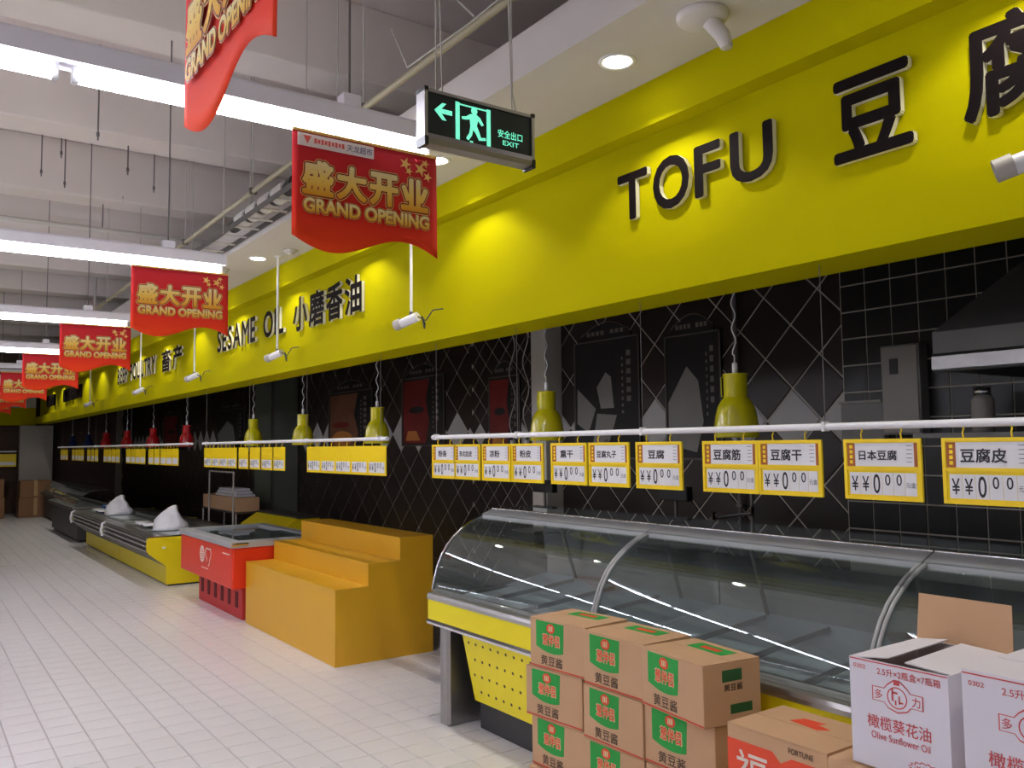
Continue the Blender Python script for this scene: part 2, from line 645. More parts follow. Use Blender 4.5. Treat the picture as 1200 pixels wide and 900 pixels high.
# ------------------------------------------------------------------ columns
c = thing('column', 'pale metal edged column standing against the kitchen wall', 'column', (4.7, 6.1, 0))
box('post', 'post_reflection', c, 4.6, 4.79, 5.98, 6.19, 0, 3.1, bevel=.006)
box('cladding', 'wall_grout', c, 4.74, 4.79, 6.19, 7.4, 0, 3.1)
hs = .235 / 2 - .004
dms = diamond(hs, .006, 'd').mesh('tile', 'tile_dark')
dmsp = diamond(hs, .006, 'd').mesh('tile', 'tile_pale')
for j in range(10):
    for q in range(-14, 9):
        if (q + j) % 2:
            continue
        o = bpy.data.objects.new('tile', dmsp if q == 0 else dms)
        COL.objects.link(o)
        o.parent = c
        o.location = (4.74 - 4.7, 6.31 + j * .1175 - 6.1, 1.75 + q * .1175)
c = thing('column', 'dull green grey column behind the red chest freezer', 'column', (4.5, 12.6, 0))
box('shaft', 'column_green', c, 4.38, 4.785, 12.3, 13.05, 0, 3.1, bevel=.01)
box('corner_guard', 'steel_dull', c, 4.375, 4.40, 12.29, 12.33, 0, 3.1)
c = thing('column', 'pale square column at the far end of the aisle', 'column', (2.7, 25, 0))
box('shaft', 'column_grey', c, 2.35, 3.1, 24.9, 25.19, 0, 2.28, bevel=.01)
box('plinth', 'dark_grey', c, 2.33, 3.12, 24.88, 25.19, 0, .12)


# ------------------------------------------------------------------ sign letters on the fascia
XP = XF + .10


def letter(parent, ch, y_left, y_right, z0, z1, off):
    return text('letter', ch, 'letter_black', parent, (XP - .016, (y_left + y_right) / 2, (z0 + z1) / 2), AISLE_R, AISLE_U,
                w=abs(y_left - y_right), h=z1 - z0, offset=off, extrude=.012, side='letter_edge')


def word(parent, s, y_left, y_right, z0, z1, off, gap=.18, space=.45):
    ws = []
    for ch in s:
        ws.append(space if ch == ' ' else glyphs(ch, off, .012)[1])
    tot = sum(ws) + gap * .6 * (len(s) - 1)
    k = (y_left - y_right) / tot
    y = y_left
    for ch, w_ in zip(s, ws):
        if ch != ' ':
            letter(parent, ch, y, y - w_ * k, z0, z1, off)
        y -= (w_ + gap * .6) * k


sg = thing('wall_sign', 'black raised letters TOFU with white edges on the yellow fascia', 'sign', (XP, 2.55, 2.82), 'raised signs on the yellow fascia')
for ch, a, b in (('T', 3.03, 2.825), ('O', 2.79, 2.565), ('F', 2.535, 2.385), ('U', 2.335, 2.115)):
    letter(sg, ch, a, b, 2.715 if ch != 'O' else 2.708, 2.945 if ch != 'O' else 2.952, .022)
sg = thing('wall_sign', 'large black raised characters 豆腐 at the right of the yellow fascia', 'sign', (XP, 1.4, 2.82), 'raised signs on the yellow fascia')
letter(sg, '豆', 1.845, 1.535, 2.67, 2.985, .028)
letter(sg, '腐', 1.365, 1.045, 2.67, 3.0, .028)
sg = thing('wall_sign', 'black raised words SESAME OIL behind a hanging camera', 'sign', (XP, 8.5, 2.82), 'raised signs on the yellow fascia')
word(sg, 'SESAME OIL', 9.6, 7.55, 2.70, 2.955, .02)
sg = thing('wall_sign', 'black raised characters 小磨香油 in the middle of the fascia', 'sign', (XP, 6.6, 2.82), 'raised signs on the yellow fascia')
word(sg, '小磨香油', 7.32, 5.90, 2.67, 2.975, .028)
sg = thing('wall_sign', 'small distant raised words BEEF POULTRY on the yellow fascia', 'sign', (XP, 13.6, 2.82), 'raised signs on the yellow fascia')
word(sg, 'BEEF POULTRY', 15.1, 12.5, 2.70, 2.955, .02)
sg = thing('wall_sign', 'distant raised characters 畜产 left of the sesame oil sign', 'sign', (XP, 11.6, 2.82), 'raised signs on the yellow fascia')
word(sg, '畜产', 12.15, 11.1, 2.67, 2.975, .028, gap=.4)
for k, (ya, yb, lab) in enumerate(((20.9, 18.4, 'blurred far raised lettering on the fascia beyond the poultry sign'), (23.6, 22.0, 'farthest blurred raised lettering at the end of the yellow fascia'))):
    sg = thing('wall_sign', lab, 'sign', (XP, (ya + yb) / 2, 2.82), 'raised signs on the yellow fascia')
    nn = int((ya - yb) / .33)
    for i in range(nn):
        y0 = ya - i * .33
        m = MB()
        m.box(XP - .05, XP, y0 - .05, y0, 2.69, 2.95).box(XP - .05, XP, y0 - .22, y0 - .17, 2.69, 2.95)
        m.box(XP - .05, XP, y0 - .17, y0 - .05, 2.69 + .08 * (i % 3), 2.74 + .08 * (i % 3)).box(XP - .05, XP, y0 - .17, y0 - .05, 2.90, 2.95)
        m.build('letter', 'letter_black', sg)

# ------------------------------------------------------------------ downlights in the soffit
dl_y = [2.655 + 1.545 * k for k in range(-2, 14)]
for k, y in enumerate(dl_y):
    if k == 0:
        lab = 'soffit downlight just past the right edge of the view'
    else:
        lab = ['', 'round recessed downlight above the big 豆腐 characters', 'round recessed downlight nearest the hanging exit sign, to its right', 'round recessed downlight half hidden below the exit sign',
               'recessed downlight hidden behind the nearest upright red banner', 'round recessed downlight beside the camera pole of the sesame sign'][k] if k < 6 else \
            '%s distant downlight beyond the sesame oil sign' % ORD[k - 6] if k - 6 < 10 else 'distant downlight'
    t = thing('downlight', lab, 'light', (2.46, y, ZS), 'recessed downlights in the white soffit')
    MB().lathe([(.062, -.001), (.066, -.006), (.078, -.006), (.082, 0), (.062, 0)], (2.46, y, ZS), 28).build('trim_ring', 'white_paint', t)
    MB().lathe([(.0005, -.004), (.061, -.004), (.061, -.001), (.0005, -.001)], (2.46, y, ZS), 24).build('lamp_face', 'lamp_glow', t)
    ld = bpy.data.lights.new('downlight_lamp', 'SPOT')
    ld.energy = DOWN_W
    ld.color = (1, .95, .86)
    ld.spot_size = math.radians(118)
    ld.spot_blend = .35
    ld.shadow_soft_size = .03
    lo = bpy.data.objects.new('downlight_lamp', ld)
    COL.objects.link(lo)
    lo.parent = t
    lo.location = (0, 0, -.012)


# ------------------------------------------------------------------ fluorescent fixtures
def fixture(name, label, xr, y, z, lit, parts=True, tubes=2):
    """housing runs left from xr; z is the tube height"""
    L = 1.27 * tubes
    t = thing(name, label, 'light', (xr, y, z), 'hanging fluorescent fixtures')
    prof = [(-.045, .032), (-.042, .092), (-.03, .105), (.03, .105), (.042, .092), (.045, .032)]
    MB().plate([(a, b) for a, b in prof], (xr, y, z), (0, 1, 0), (0, 0, 1), L).build('housing', 'housing', t)
    for e in (0, L):
        box('end_cap', 'white_paint', t, xr - e - .006, xr - e + .006, y - .047, y + .047, z + .03, z + .107)
    for k in range(tubes):
        x1 = xr - .03 - 1.27 * k
        MB().tube([(x1 - 1.2, y, z), (x1, y, z)], .019, 12).build('tube', 'tube' if lit else 'tube_off', t)
        for xx in (x1 + .008, x1 - 1.208):
            box('lamp_holder', 'white_paint', t, xx - .009, xx + .009, y - .014, y + .014, z - .02, z + .04)
    if parts:
        for xx in (xr - .34, xr - L + .34):
            box('junction_box', 'housing', t, xx - .035, xx + .035, y - .03, y + .03, z + .105, z + .15, bevel=.004)
            MB().tube([(xx, y, z + .15), (xx, y, 4.2 if abs(y - 5.45) < .1 else Z_SLAB)], .0045, 6).build('suspension_rod', 'wire', t)
    return t


rows = [(0.02, 1), (2.81, 1), (5.45, 1), (8.3, 1), (11.1, 1), (13.9, 0), (16.7, 0), (19.5, 0), (22.3, 0)]
for r, (y, lit) in enumerate(rows):
    for c_, xr in enumerate((1.62, -.98, -3.58)):
        if r == 0 and c_ == 0:
            continue
        lit_ = lit and not (y > 10 and c_ > 0) and not (y > 8 and c_ > 1)
        w = 'lit' if lit_ else 'unlit'
        if r == 0:
            lab = 'lit fluorescent fixture left of the camera, out of the picture, %s from the fascia' % ORD[c_]
        else:
            lab = ['bright twin tube fluorescent fixture nearest the camera, above the upright red banner', 'lit fluorescent fixture above the second upright red banner', 'lit fluorescent fixture above the third upright red banner',
                   'lit fluorescent fixture above the fourth upright red banner', 'first unlit fluorescent fixture beyond the lit ones', 'second unlit fluorescent fixture beyond the lit ones',
                   'third unlit fluorescent fixture beyond the lit ones', 'farthest unlit fluorescent fixture down the aisle'][r - 1]
            if c_:
                lab = '%s fluorescent fixture in the %s row from the camera, %s from the fascia' % (w, ORD[r - 1], ORD[c_])
        fixture('fluorescent_fixture', lab, xr, y, 2.775, lit_, parts=(c_ == 0))


# ------------------------------------------------------------------ grand opening banners
def banner(label, loc, rotz, logo=False, sway=.005):
    """built in the XZ plane about its top centre, looking to -Y"""
    t = thing('banner', label, 'banner', (0, 0, 0), 'red grand opening banners')
    W = .575
    nx, nz = 24, 10
    vs, fs = [], []

    def zb(u):
        return -.385 - .045 * math.sin(u * math.pi * 2 * .95 + .15) + .035 * (u - .5) * -1

    def yy(u, v):
        return sway * math.sin(u * 5.2) * v

    for side in (0, 1):
        for j in range(nz + 1):
            for i in range(nx + 1):
                u, v = i / nx, j / nz
                vs.append((-W / 2 + W * u, yy(u, v) + side * .0012, v * zb(u)))
    N = (nx + 1) * (nz + 1)
    for j in range(nz):
        for i in range(nx):
            a = j * (nx + 1) + i
            fs.append((a, a + nx + 1, a + nx + 2, a + 1))
            fs.append((N + a, N + a + 1, N + a + nx + 2, N + a + nx + 1))
    per = [i for i in range(nx + 1)] + [j * (nx + 1) + nx for j in range(1, nz + 1)] + [nz * (nx + 1) + i for i in range(nx - 1, -1, -1)] + [j * (nx + 1) for j in range(nz - 1, 0, -1)]
    for k in range(len(per)):
        a, b = per[k], per[(k + 1) % len(per)]
        fs.append((a, b, N + b, N + a))
    MB().add(vs, fs, True).build('sheet', 'banner_red', t)
    MB().tube([(-W / 2, 0, 0), (W / 2, 0, 0)], .006, 8).build('hanging_rod', 'gold_line', t)
    f = -.0065
    for k, ch in enumerate('盛大开业'):
        cx = -.195 + .128 * k
        for layer, (off, mt, dy) in enumerate(((.105, 'gold_line', 0), (.085, 'dark_red_print', .0006), (.045, 'gold_print', .0012))):
            me, tw, th = glyphs(ch, off)
            text(['character_outline', 'character_border', 'character'][layer], ch, mt, t, (cx, f - dy, -.165), NEAR_R, NEAR_U,  # middle layer is a dark red border printed round each character
                 w=.118 * tw / glyphs(ch, .045)[1], h=.125 * th / glyphs(ch, .045)[2], offset=off)
    for layer, (off, mt, dy) in enumerate(((.105, 'gold_line', 0), (.085, 'dark_red_print', .0006), (.045, 'gold_print', .0012))):
        me, tw, th = glyphs('GRAND OPENING', off)
        text(['slogan_outline', 'slogan_border', 'slogan'][layer], 'GRAND OPENING', mt, t, (0, f - dy - .0018, -.265), NEAR_R, NEAR_U,  # middle layer is the same printed dark red border
             w=.50 * tw / glyphs('GRAND OPENING', .045)[1], h=.052 * th / glyphs('GRAND OPENING', .045)[2], offset=off)
    if logo:
        plate('logo_strip', 'logo_strip', t, rect(.29, .045, -.125, -.035), (0, f, 0), NEAR_R, NEAR_U)
        plate('logo_emblem', 'logo_red', t, [(-.25, -.02), (-.235, -.048), (-.22, -.02)], (0, f - .0012, 0), NEAR_R, NEAR_U)
        m = MB()
        for k in range(9):
            m.plate(rect(.009, .014 if k % 2 else .018, -.205 + .013 * k, -.034), (0, f - .0012, 0), NEAR_R, NEAR_U, .001)
        m.build('logo_strokes', 'logo_red', t, kind='stuff')
        text('logo_characters', '天龙超市', 'logo_text', t, (-.037, f - .002, -.035), NEAR_R, NEAR_U, w=.10, h=.026, offset=.008)
    m = MB()
    for (a, b, r) in ((.15, -.05, .018), (.165, -.075, .012), (.215, -.06, .02), (.245, -.085, .014), (.235, -.035, .012)):
        pts = [(a + r * (1 + .45 * math.cos(k * math.pi)) * math.cos(k * math.pi / 5), b + r * (1 + .45 * math.cos(k * math.pi)) * math.sin(k * math.pi / 5)) for k in range(10)]
        m.plate(pts, (0, f, 0), NEAR_R, NEAR_U, .001)
    m.build('firework_marks', 'gold_line', t, kind='stuff')
    t.location = loc
    t.rotation_euler = (0, 0, rotz)
    return t


blab = ['second upright red grand opening banner, under the second light', 'third upright red grand opening banner, under the third light', 'fourth upright red grand opening banner, under the fourth light',
        'fifth red grand opening banner, dim and partly hidden by the fourth', 'sixth red grand opening banner, small and dim at the left', 'farthest red grand opening banner at the left edge']
b1 = banner('large red grand opening banner with a white logo strip below the exit sign', (1.345, 2.79, 2.755), 0, logo=True)
bp = banner(blab[0], (1.345, 5.43, 2.75), 0)
bp.location = (1.355, 5.43, 2.75)
for k, (x, y) in enumerate(((1.345, 8.27), (1.335, 11.07), (1.34, 13.87), (1.36, 16.67), (1.38, 19.47))):
    o = copy_tree(bp)
    o.location = (x, y, 2.75)
    o['label'] = blab[k + 1]
banner('near red banner turned edgeways, cut off by the top of the picture', (.50, 1.69, 2.755), -math.pi / 2 + .02)

# ------------------------------------------------------------------ exit sign
ex = thing('exit_sign', 'black and silver hanging exit sign with a green running figure and arrow', 'sign', (1.315, 2.0, 2.56))
y0 = 2.0
box('light_box', 'exit_black', ex, 1.14, 1.495, y0, y0 + .035, 2.505, 2.625)
box('top_rail', 'steel_brushed', ex, 1.135, 1.50, y0 - .004, y0 + .039, 2.625, 2.634)
MB().plate([(-.004, 2.478), (.039, 2.478), (.042, 2.49), (.039, 2.507), (-.004, 2.507), (-.008, 2.492)], (1.50, y0, 0), (0, 1, 0), (0, 0, 1), .365).build('bottom_rail', 'steel', ex)
for xx in (1.131, 1.497):
    box('end_frame', 'steel_brushed', ex, xx, xx + .010, y0 - .006, y0 + .041, 2.492, 2.63)
    box('end_cap', 'black_plastic', ex, xx - .001, xx + .011, y0 - .008, y0 + .043, 2.472, 2.497)
    box('end_cap', 'black_plastic', ex, xx - .001, xx + .011, y0 - .008, y0 + .043, 2.626, 2.637)
fO = (0, y0 - .0012, 0)


def ep(name, pts):
    plate(name, 'exit_green', ex, pts, fO, NEAR_R, NEAR_U)


ep('arrow', [(1.165, 2.578), (1.19, 2.602), (1.203, 2.602), (1.187, 2.585), (1.222, 2.585), (1.222, 2.572), (1.187, 2.572), (1.203, 2.554), (1.19, 2.554)])
ep('door_post', rect(.013, .108, 1.240, 2.563))
ep('door_post', rect(.013, .108, 1.345, 2.563))
ep('door_head', rect(.092, .004, 1.2925, 2.612))
fig = MB()
for pts in (circ(.0105, 14, 1.296, 2.602), [(1.283, 2.591), (1.303, 2.593), (1.316, 2.585), (1.328, 2.567), (1.321, 2.563), (1.309, 2.577), (1.304, 2.56), (1.312, 2.544), (1.318, 2.528), (1.334, 2.531), (1.335, 2.523), (1.312, 2.519), (1.300, 2.539),
                                            (1.291, 2.547), (1.288, 2.530), (1.276, 2.513), (1.268, 2.518), (1.279, 2.535), (1.283, 2.556), (1.281, 2.575), (1.268, 2.572), (1.255, 2.571), (1.254, 2.578), (1.268, 2.581)][::-1],
            rect(.010, .006, 1.286, 2.510)):
    fig.plate(pts, fO, NEAR_R, NEAR_U, .001)
fig.build('running_figure', 'exit_green', ex)
text('characters', '安全出口', 'exit_green', ex, (1.421, y0 - .0012, 2.556), NEAR_R, NEAR_U, w=.088, h=.024, offset=.008)
text('lettering', 'EXIT', 'exit_green', ex, (1.423, y0 - .0012, 2.530), NEAR_R, NEAR_U, w=.058, h=.014, offset=.008)
for pts in ([(1.18, y0 + .015, 2.634), (1.178, y0 + .015, 3.2), (1.18, y0 + .015, 4.75)], [(1.44, y0 + .015, 2.634), (1.438, y0 + .015, 2.68), (1.425, y0 + .015, 3.3), (1.43, y0 + .015, 4.75)],
            [(1.455, y0 + .015, 2.634), (1.44, y0 + .012, 2.69), (1.435, y0 + .01, 3.2), (1.44, y0 + .015, 4.75)], [(1.20, y0 + .015, 2.634), (1.196, y0 + .02, 2.9), (1.17, y0 + .03, 3.4), (1.12, y0 + .1, 4.75)]):
    MB().tube(pts, .0022, 5).build('suspension_wire', 'wire_light', ex)

# ------------------------------------------------------------------ services below the ceiling
t = thing('cable_conduit', 'long beige conduit pipe running along the edge of the soffit', 'pipe', (1.95, 6, 3.46))
MB().tube([(1.95, -1, 3.46), (1.95, 12.2, 3.46)], .017, 10).build('pipe', 'pipe_yellow', t)
for y in (.5, 2.3, 4.1, 5.9, 7.7, 9.5, 11.3):
    box('clamp', 'steel_dull', t, 1.925, 1.975, y - .012, y + .012, 3.44, 3.485)
    MB().tube([(1.95, y, 3.48), (1.95, y, 4.75)], .004, 6).build('hanger_rod', 'wire_light', t)
t = thing('cable_tray', 'metal cable tray carrying white wrapped pipe beside the soffit', 'tray', (2.1, 6, 3.4))
for k in range(17):
    box('rung', 'wire_light', t, 1.995, 2.185, 4.65 + .3 * k, 4.67 + .3 * k, 3.333, 3.343)
for xx in (1.99, 2.185):
    box('tray_side', 'steel_dull', t, xx, xx + .005, 4.6, 9.5, 3.33, 3.37)
for y in (5.0, 6.7, 8.4):
    for xx in (1.985, 2.195):
        MB().tube([(xx, y, 3.33), (xx, y, 4.75)], .004, 6).build('hanger_rod', 'wire_light', t)
t = thing('wrapped_pipe', 'white sleeved pipe with a dark open end on the cable tray', 'pipe', (2.08, 6, 3.42))
MB().tube([(2.08, 5.45, 3.408), (2.08, 6.75, 3.408)], .05, 16).build('core', 'dark_grey', t)
MB().tube([(2.08, 5.38, 3.41), (2.08, 5.47, 3.41)], .062, 16).build('end_collar', 'black_plastic', t)
for k in range(4):
    MB().tube([(2.08, 5.55 + k * .27, 3.41), (2.08, 5.74 + k * .27, 3.41)], .064, 18).build('sleeve', 'insul', t)
t = thing('sprinkler_pipe', 'thin pale sprinkler pipe crossing below the ceiling beams', 'pipe', (0, 9.6, 3.9))
MB().tube([(X_LEFT, 9.6, 3.93), (3.0, 9.6, 3.93)], .025, 10).build('pipe', 'wire_light', t)
for xx in (-2.2, .6, 1.6):
    MB().tube([(xx, 9.6, 3.93), (xx, 9.6, 4.75)], .006, 6).build('hanger_rod', 'wire', t)
t = thing('sprinkler_pipe', 'farther thin sprinkler pipe seen between the second and third lights', 'pipe', (0, 14, 3.6))
MB().tube([(X_LEFT, 14, 3.55), (3.0, 14, 3.55)], .022, 10).build('pipe', 'wire_light', t)
MB().tube([(2.25, 14, 3.55), (2.25, 14, 4.75)], .02, 8).build('riser', 'wire_light', t)
for k, (x, y, l) in enumerate(((1.12, 7.0, .75), (1.45, 7.6, .8), (.95, 8.9, .55), (1.05, 8.4, .5), (1.16, 9.0, .6), (1.9, 8.7, .6), (1.75, 9.4, .55))):
    t = thing('ceiling_rod', '%s loose threaded rod hanging from the ceiling above the lights, from the left' % ORD[(2, 4, 0, 1, 3, 6, 5)[k]], 'rod', (x, y, 4.75), 'loose rods hanging from the ceiling')
    MB().tube([(x, y, 4.75), (x, y, 4.75 - l)], .006, 6).build('rod', 'wire', t)
    MB().tube([(x, y, 4.75 - l + .06), (x, y, 4.75 - l + .03)], .012, 6).build('nut', 'wire', t)
for k, (pts, lab) in enumerate((([(1.2, 4.3, 4.19), (1.5, 3.8, 3.95), (1.85, 3.2, 3.75), (1.95, 3.0, 3.5)], 'loose pale cable drooping to the conduit left of the exit sign cables'),
                                ([(2.12, 4.1, 3.95), (2.0, 3.7, 3.55), (2.05, 3.2, 3.58), (2.2, 2.6, 3.75), (2.5, 2.2, 4.15)], 'loose pale cable sagging behind the exit sign cables'))):
    t = thing('loose_cable', lab, 'cable', pts[0], 'loose cables')
    MB().tube(pts, .005, 6).build('cable', 'wire_light', t)

# ceiling fittings on the soffit
t = thing('ceiling_fitting', 'white round fitting with a short stem under the soffit above TOFU', 'fitting', (2.46, 2.17, ZS))
MB().lathe([(.0005, -.03), (.085, -.03), (.098, -.02), (.10, -.006), (.10, 0), (.0005, 0)], (2.46, 2.17, ZS), 28).build('plate', 'soffit_white', t)
MB().tube([(2.48, 2.15, ZS - .028), (2.515, 2.12, ZS - .09), (2.53, 2.115, ZS - .13)], [.034, .03, .024], 14).build('stem', 'soffit_white', t)
MB().lathe([(.0005, -.012), (.022, -.012), (.026, 0), (.0005, 0)], (2.53, 2.115, ZS - .125), 14).build('nozzle', 'wire_light', t)
for x, y, lab in ((2.58, 6.83, 'small round smoke detector on the soffit beyond the big banner'), (2.34, 7.9, 'small flat vent plate on the soffit near the second banner')):
    t = thing('smoke_detector', lab, 'detector', (x, y, ZS))
    MB().lathe([(.0005, -.03), (.04, -.03), (.055, -.012), (.058, 0), (.0005, 0)], (x, y, ZS), 20).build('body', 'wire_light', t)
    MB().lathe([(.0005, -.036), (.02, -.036), (.022, -.03), (.0005, -.03)], (x, y, ZS), 14).build('sensor', 'white_paint', t)


# ------------------------------------------------------------------ security cameras
def security_camera(label, y):
    t = thing('security_camera', label, 'camera', (0, 0, 0), 'security cameras hung from the soffit')
    zc = 2.44 - ZS
    MB().lathe([(.0005, -.006), (.035, -.006), (.035, 0), (.0005, 0)], (0, 0, 0), 16).build('ceiling_plate', 'white_paint', t)
    MB().tube([(0, 0, -.004), (0, 0, zc + .045)], .0095, 10).build('pole', 'white_paint', t)
    d = Vector((-.42, .86, -.28)).normalized()
    c0 = Vector((-.01, .02, zc))
    MB().tube([c0 - d * .075, c0 + d * .075], .03, 16).build('body', 'white_paint', t)
    MB().tube([c0 + d * .055 + Vector((0, 0, .004)), c0 + d * .105 + Vector((0, 0, .004))], .034, 16, caps=False).build('sun_shield', 'wire_light', t)
    MB().tube([c0 + d * .074, c0 + d * .078], .024, 14).build('lens', 'black_plastic', t)
    MB().tube([(0, 0, zc + .055), (0, .005, zc + .02)], .014, 10).build('swivel', 'steel_dull', t)
    p = c0 - d * .075
    MB().tube([p, p + Vector((.03, -.05, -.03)), p + Vector((.05, -.10, .03)), p + Vector((.09, -.16, .035))], .0045, 6).build('cable', 'dark_grey', t)
    MB().tube([p + Vector((.02, -.02, 0)), p + Vector((.03, -.03, -.05)), p + Vector((.03, -.03, -.08))], [.005, .009, .004], 6).build('connector', 'dark_grey', t)
    t.location = (2.58, y, ZS)
    return t


c1 = security_camera('white security camera on a pole below the large red banner', 4.73)
for k, (y, lab) in enumerate(((7.12, 'white security camera on a pole in front of SESAME OIL'), (9.72, 'white security camera on a pole left of the sesame oil sign'), (12.4, 'small distant security camera below the poultry sign'),
                              (16.3, 'farthest small security camera on the yellow fascia'), (1.045, 'white security camera cut by the right edge of the picture'))):
    o = copy_tree(c1)
    o.location = (2.58, y, ZS)
    o['label'] = lab

# ------------------------------------------------------------------ price rails and price tags
XR, ZR = 2.80, 1.703


def rail(label, y0, y1, wires):
    t = thing('price_rail', label, 'rail', (XR, y0, ZR), 'white hanging price rails')
    MB().tube([(XR, y0, ZR), (XR, y1, ZR)], .0135, 12).build('tube', 'rail_white', t)
    for e in (y0, y1):
        MB().tube([(XR, e - .006, ZR), (XR, e + .006, ZR)], .0155, 12).build('end_cap', 'white_paint', t)
    for y in wires:
        MB().tube([(XR, y, ZR), (XR, y, 2.316)], .0018, 5).build('suspension_wire', 'wire', t)
        box('clip', 'white_paint', t, XR - .017, XR + .017, y - .006, y + .006, ZR - .017, ZR + .02)
    return t


rail('nearest white rail carrying the tofu price tags', .75, 4.84, (1.0, 1.93, 2.9, 3.9, 4.80))
rail('middle white rail with a row of yellow price tags above the step display', 5.50, 10.13, (5.6, 7.0, 8.5, 10.0))
rail('farthest white rail with dim price tags', 10.6, 21.6, (10.8, 14, 17, 21))
TW, TH = .292, .215


def tag_frame(t, detail=True):
    """centre at the origin, face looks to -X"""
    z1 = TH / 2
    MB().plate(rect(TW, TH), (-.002, 0, 0), AISLE_R, AISLE_U, .006).build('back_plate', 'tag_yellow', t, bevel=.002)
    if detail:
        m = MB()
        for cx, cy, w, h in ((0, z1 - .006, TW, .012), (0, -z1 + .006, TW, .012), (-TW / 2 + .006, 0, .012, TH - .024), (TW / 2 - .006, 0, .012, TH - .024), (0, .004, TW - .024, .010)):
            m.plate(rect(w, h, cx, cy), (-.006, 0, 0), AISLE_R, AISLE_U, .004)
        m.build('rim', 'tag_yellow', t)
    for y in (-.075, .075):
        MB().tube([(0, y, z1 - .002), (-.004, y, z1 + .018), (.004, y, z1 + .03), (.0, y + .004, z1 + .044)], .0032, 6).build('hook', 'tag_yellow', t)


def price_row(t, glyph=True):
    cells = MB()
    for k in range(6):
        cells.plate(rect(.0405, .078, -.105 + .042 * k, -.050), (-.0035, 0, 0), AISLE_R, AISLE_U, .0015)
    pc = cells.build('price_card', 'tag_white', t)
    if glyph:
        for k, (s, h, dy) in enumerate((('¥', .052, 0), ('¥', .052, 0), ('0', .068, 0), ('0', .038, .014), ('0', .038, .014))):
            text('price_digit', s, 'ink', pc, (-.0040, -(-.105 + .042 * k), -.050 + dy), AISLE_R, AISLE_U, w=.026 if k < 3 else .02, h=h, offset=.008)
        text('unit', '元/盒', 'ink_grey', pc, (-.0040, -.105, -.052), AISLE_R, AISLE_U, w=.034, h=.02, offset=.008)


def price_tag(label, name, y, z=1.548):
    t = thing('price_tag', label, 'price tag', (0, 0, 0), 'yellow price tags with product names')
    tag_frame(t)
    nc = plate('name_card', 'tag_white', t, rect(.262, .082, 0, .052), (-.0035, 0, 0), AISLE_R, AISLE_U, .0015)
    for cx, w in ((-.1165, .030), (.126, .012)):
        plate('brown_strip', 'tag_brown', nc, rect(w, .082, cx, .052), (-.0042, 0, 0), AISLE_R, AISLE_U, .0008)
    m = MB()
    for k in range(4):
        m.plate(rect(.012, .012, -.1165, .080 - .018 * k), (-.0048, 0, 0), AISLE_R, AISLE_U, .0006)
    m.build('strip_marks', 'tag_yellow', nc, kind='stuff')
    m = MB()
    for k in range(5):
        m.plate(rect(.02, .0022, .103, .083 - .014 * k), (-.0042, 0, 0), AISLE_R, AISLE_U, .0006)
    m.build('detail_lines', 'ink_grey', nc, kind='stuff')
    w = {2: .105, 3: .145, 4: .145}[len(name)]
    text('product_name', name, 'ink', nc, (-.0044, .014, .050), AISLE_R, AISLE_U, w=w, h={2: .042, 3: .046, 4: .036}[len(name)], offset=.022)
    price_row(t)
    t.location = (XR, y, z)
    return t


centres = [4.705, 4.43, 4.115, 3.81, 3.448, 3.14, 2.80, 2.387, 2.093, 1.708, 1.345]
for k, (nm, y) in enumerate(zip(TAGS, centres)):
    price_tag('%s named price tag from the left on the nearest rail, reading %s' % (ORDX[k], nm), nm, y)


def plain_tag(label, group, glyph):
    t = thing('price_tag', label, 'price tag', (0, 0, 0), group)
    tag_frame(t, False)
    price_row(t, glyph)
    return t


p2 = plain_tag('x', 'yellow price tags on the middle rail', True)
r2 = [5.66, 5.955, 6.25, 6.545, 6.84] + [7.66, 7.99, 8.33, 8.68, 9.05, 9.34, 9.63, 9.93]
for k, y in enumerate(r2):
    o = p2 if k == 0 else copy_tree(p2)
    o.location = (XR, y, 1.545)
    o['label'] = ('%s blank yellow price tag from the right in the near block on the middle rail' % ORD[k]) if k < 5 else ('%s blank yellow price tag from the right in the far block on the middle rail' % ORD[k - 5])
p3 = plain_tag('small blank yellow price tag on the farthest rail', 'yellow price tags on the farthest rail', False)
r3 = [11.37, 11.68, 11.99, 12.35, 12.7, 13.2, 13.52, 13.85, 14.2, 15.0, 15.35, 15.7, 16.05, 16.9, 17.3, 17.7, 18.4, 18.75, 19.1, 19.5, 20.4, 20.75, 21.1]
for k, y in enumerate(r3):
    o = p3 if k == 0 else copy_tree(p3)
    o.location = (XR, y, 1.54)
    o['label'] = '%s small blank yellow price tag from the right on the farthest rail' % ORDX[k]

# rail and tags on the far wall at the left edge
t = thing('price_rail', 'short white rail on the far wall at the left edge', 'rail', (1.9, 25.1, 1.6))
MB().tube([(1.2, 25.1, 1.62), (2.30, 25.1, 1.62)], .02, 8).build('tube', 'rail_white', t)
for k, x in enumerate((2.1, 1.55)):
    t = thing('price_tag', ['yellow price tag on the far wall rail, right one', 'yellow price tag on the far wall rail, cut by the left edge'][k], 'price tag', (x, 25.08, 1.42), 'price tags on the far wall')
    box('back_plate', 'tag_yellow', t, x - .2, x + .2, 25.07, 25.08, 1.24, 1.56)
    box('price_card', 'tag_white', t, x - .17, x + .17, 25.065, 25.07, 1.28, 1.36)


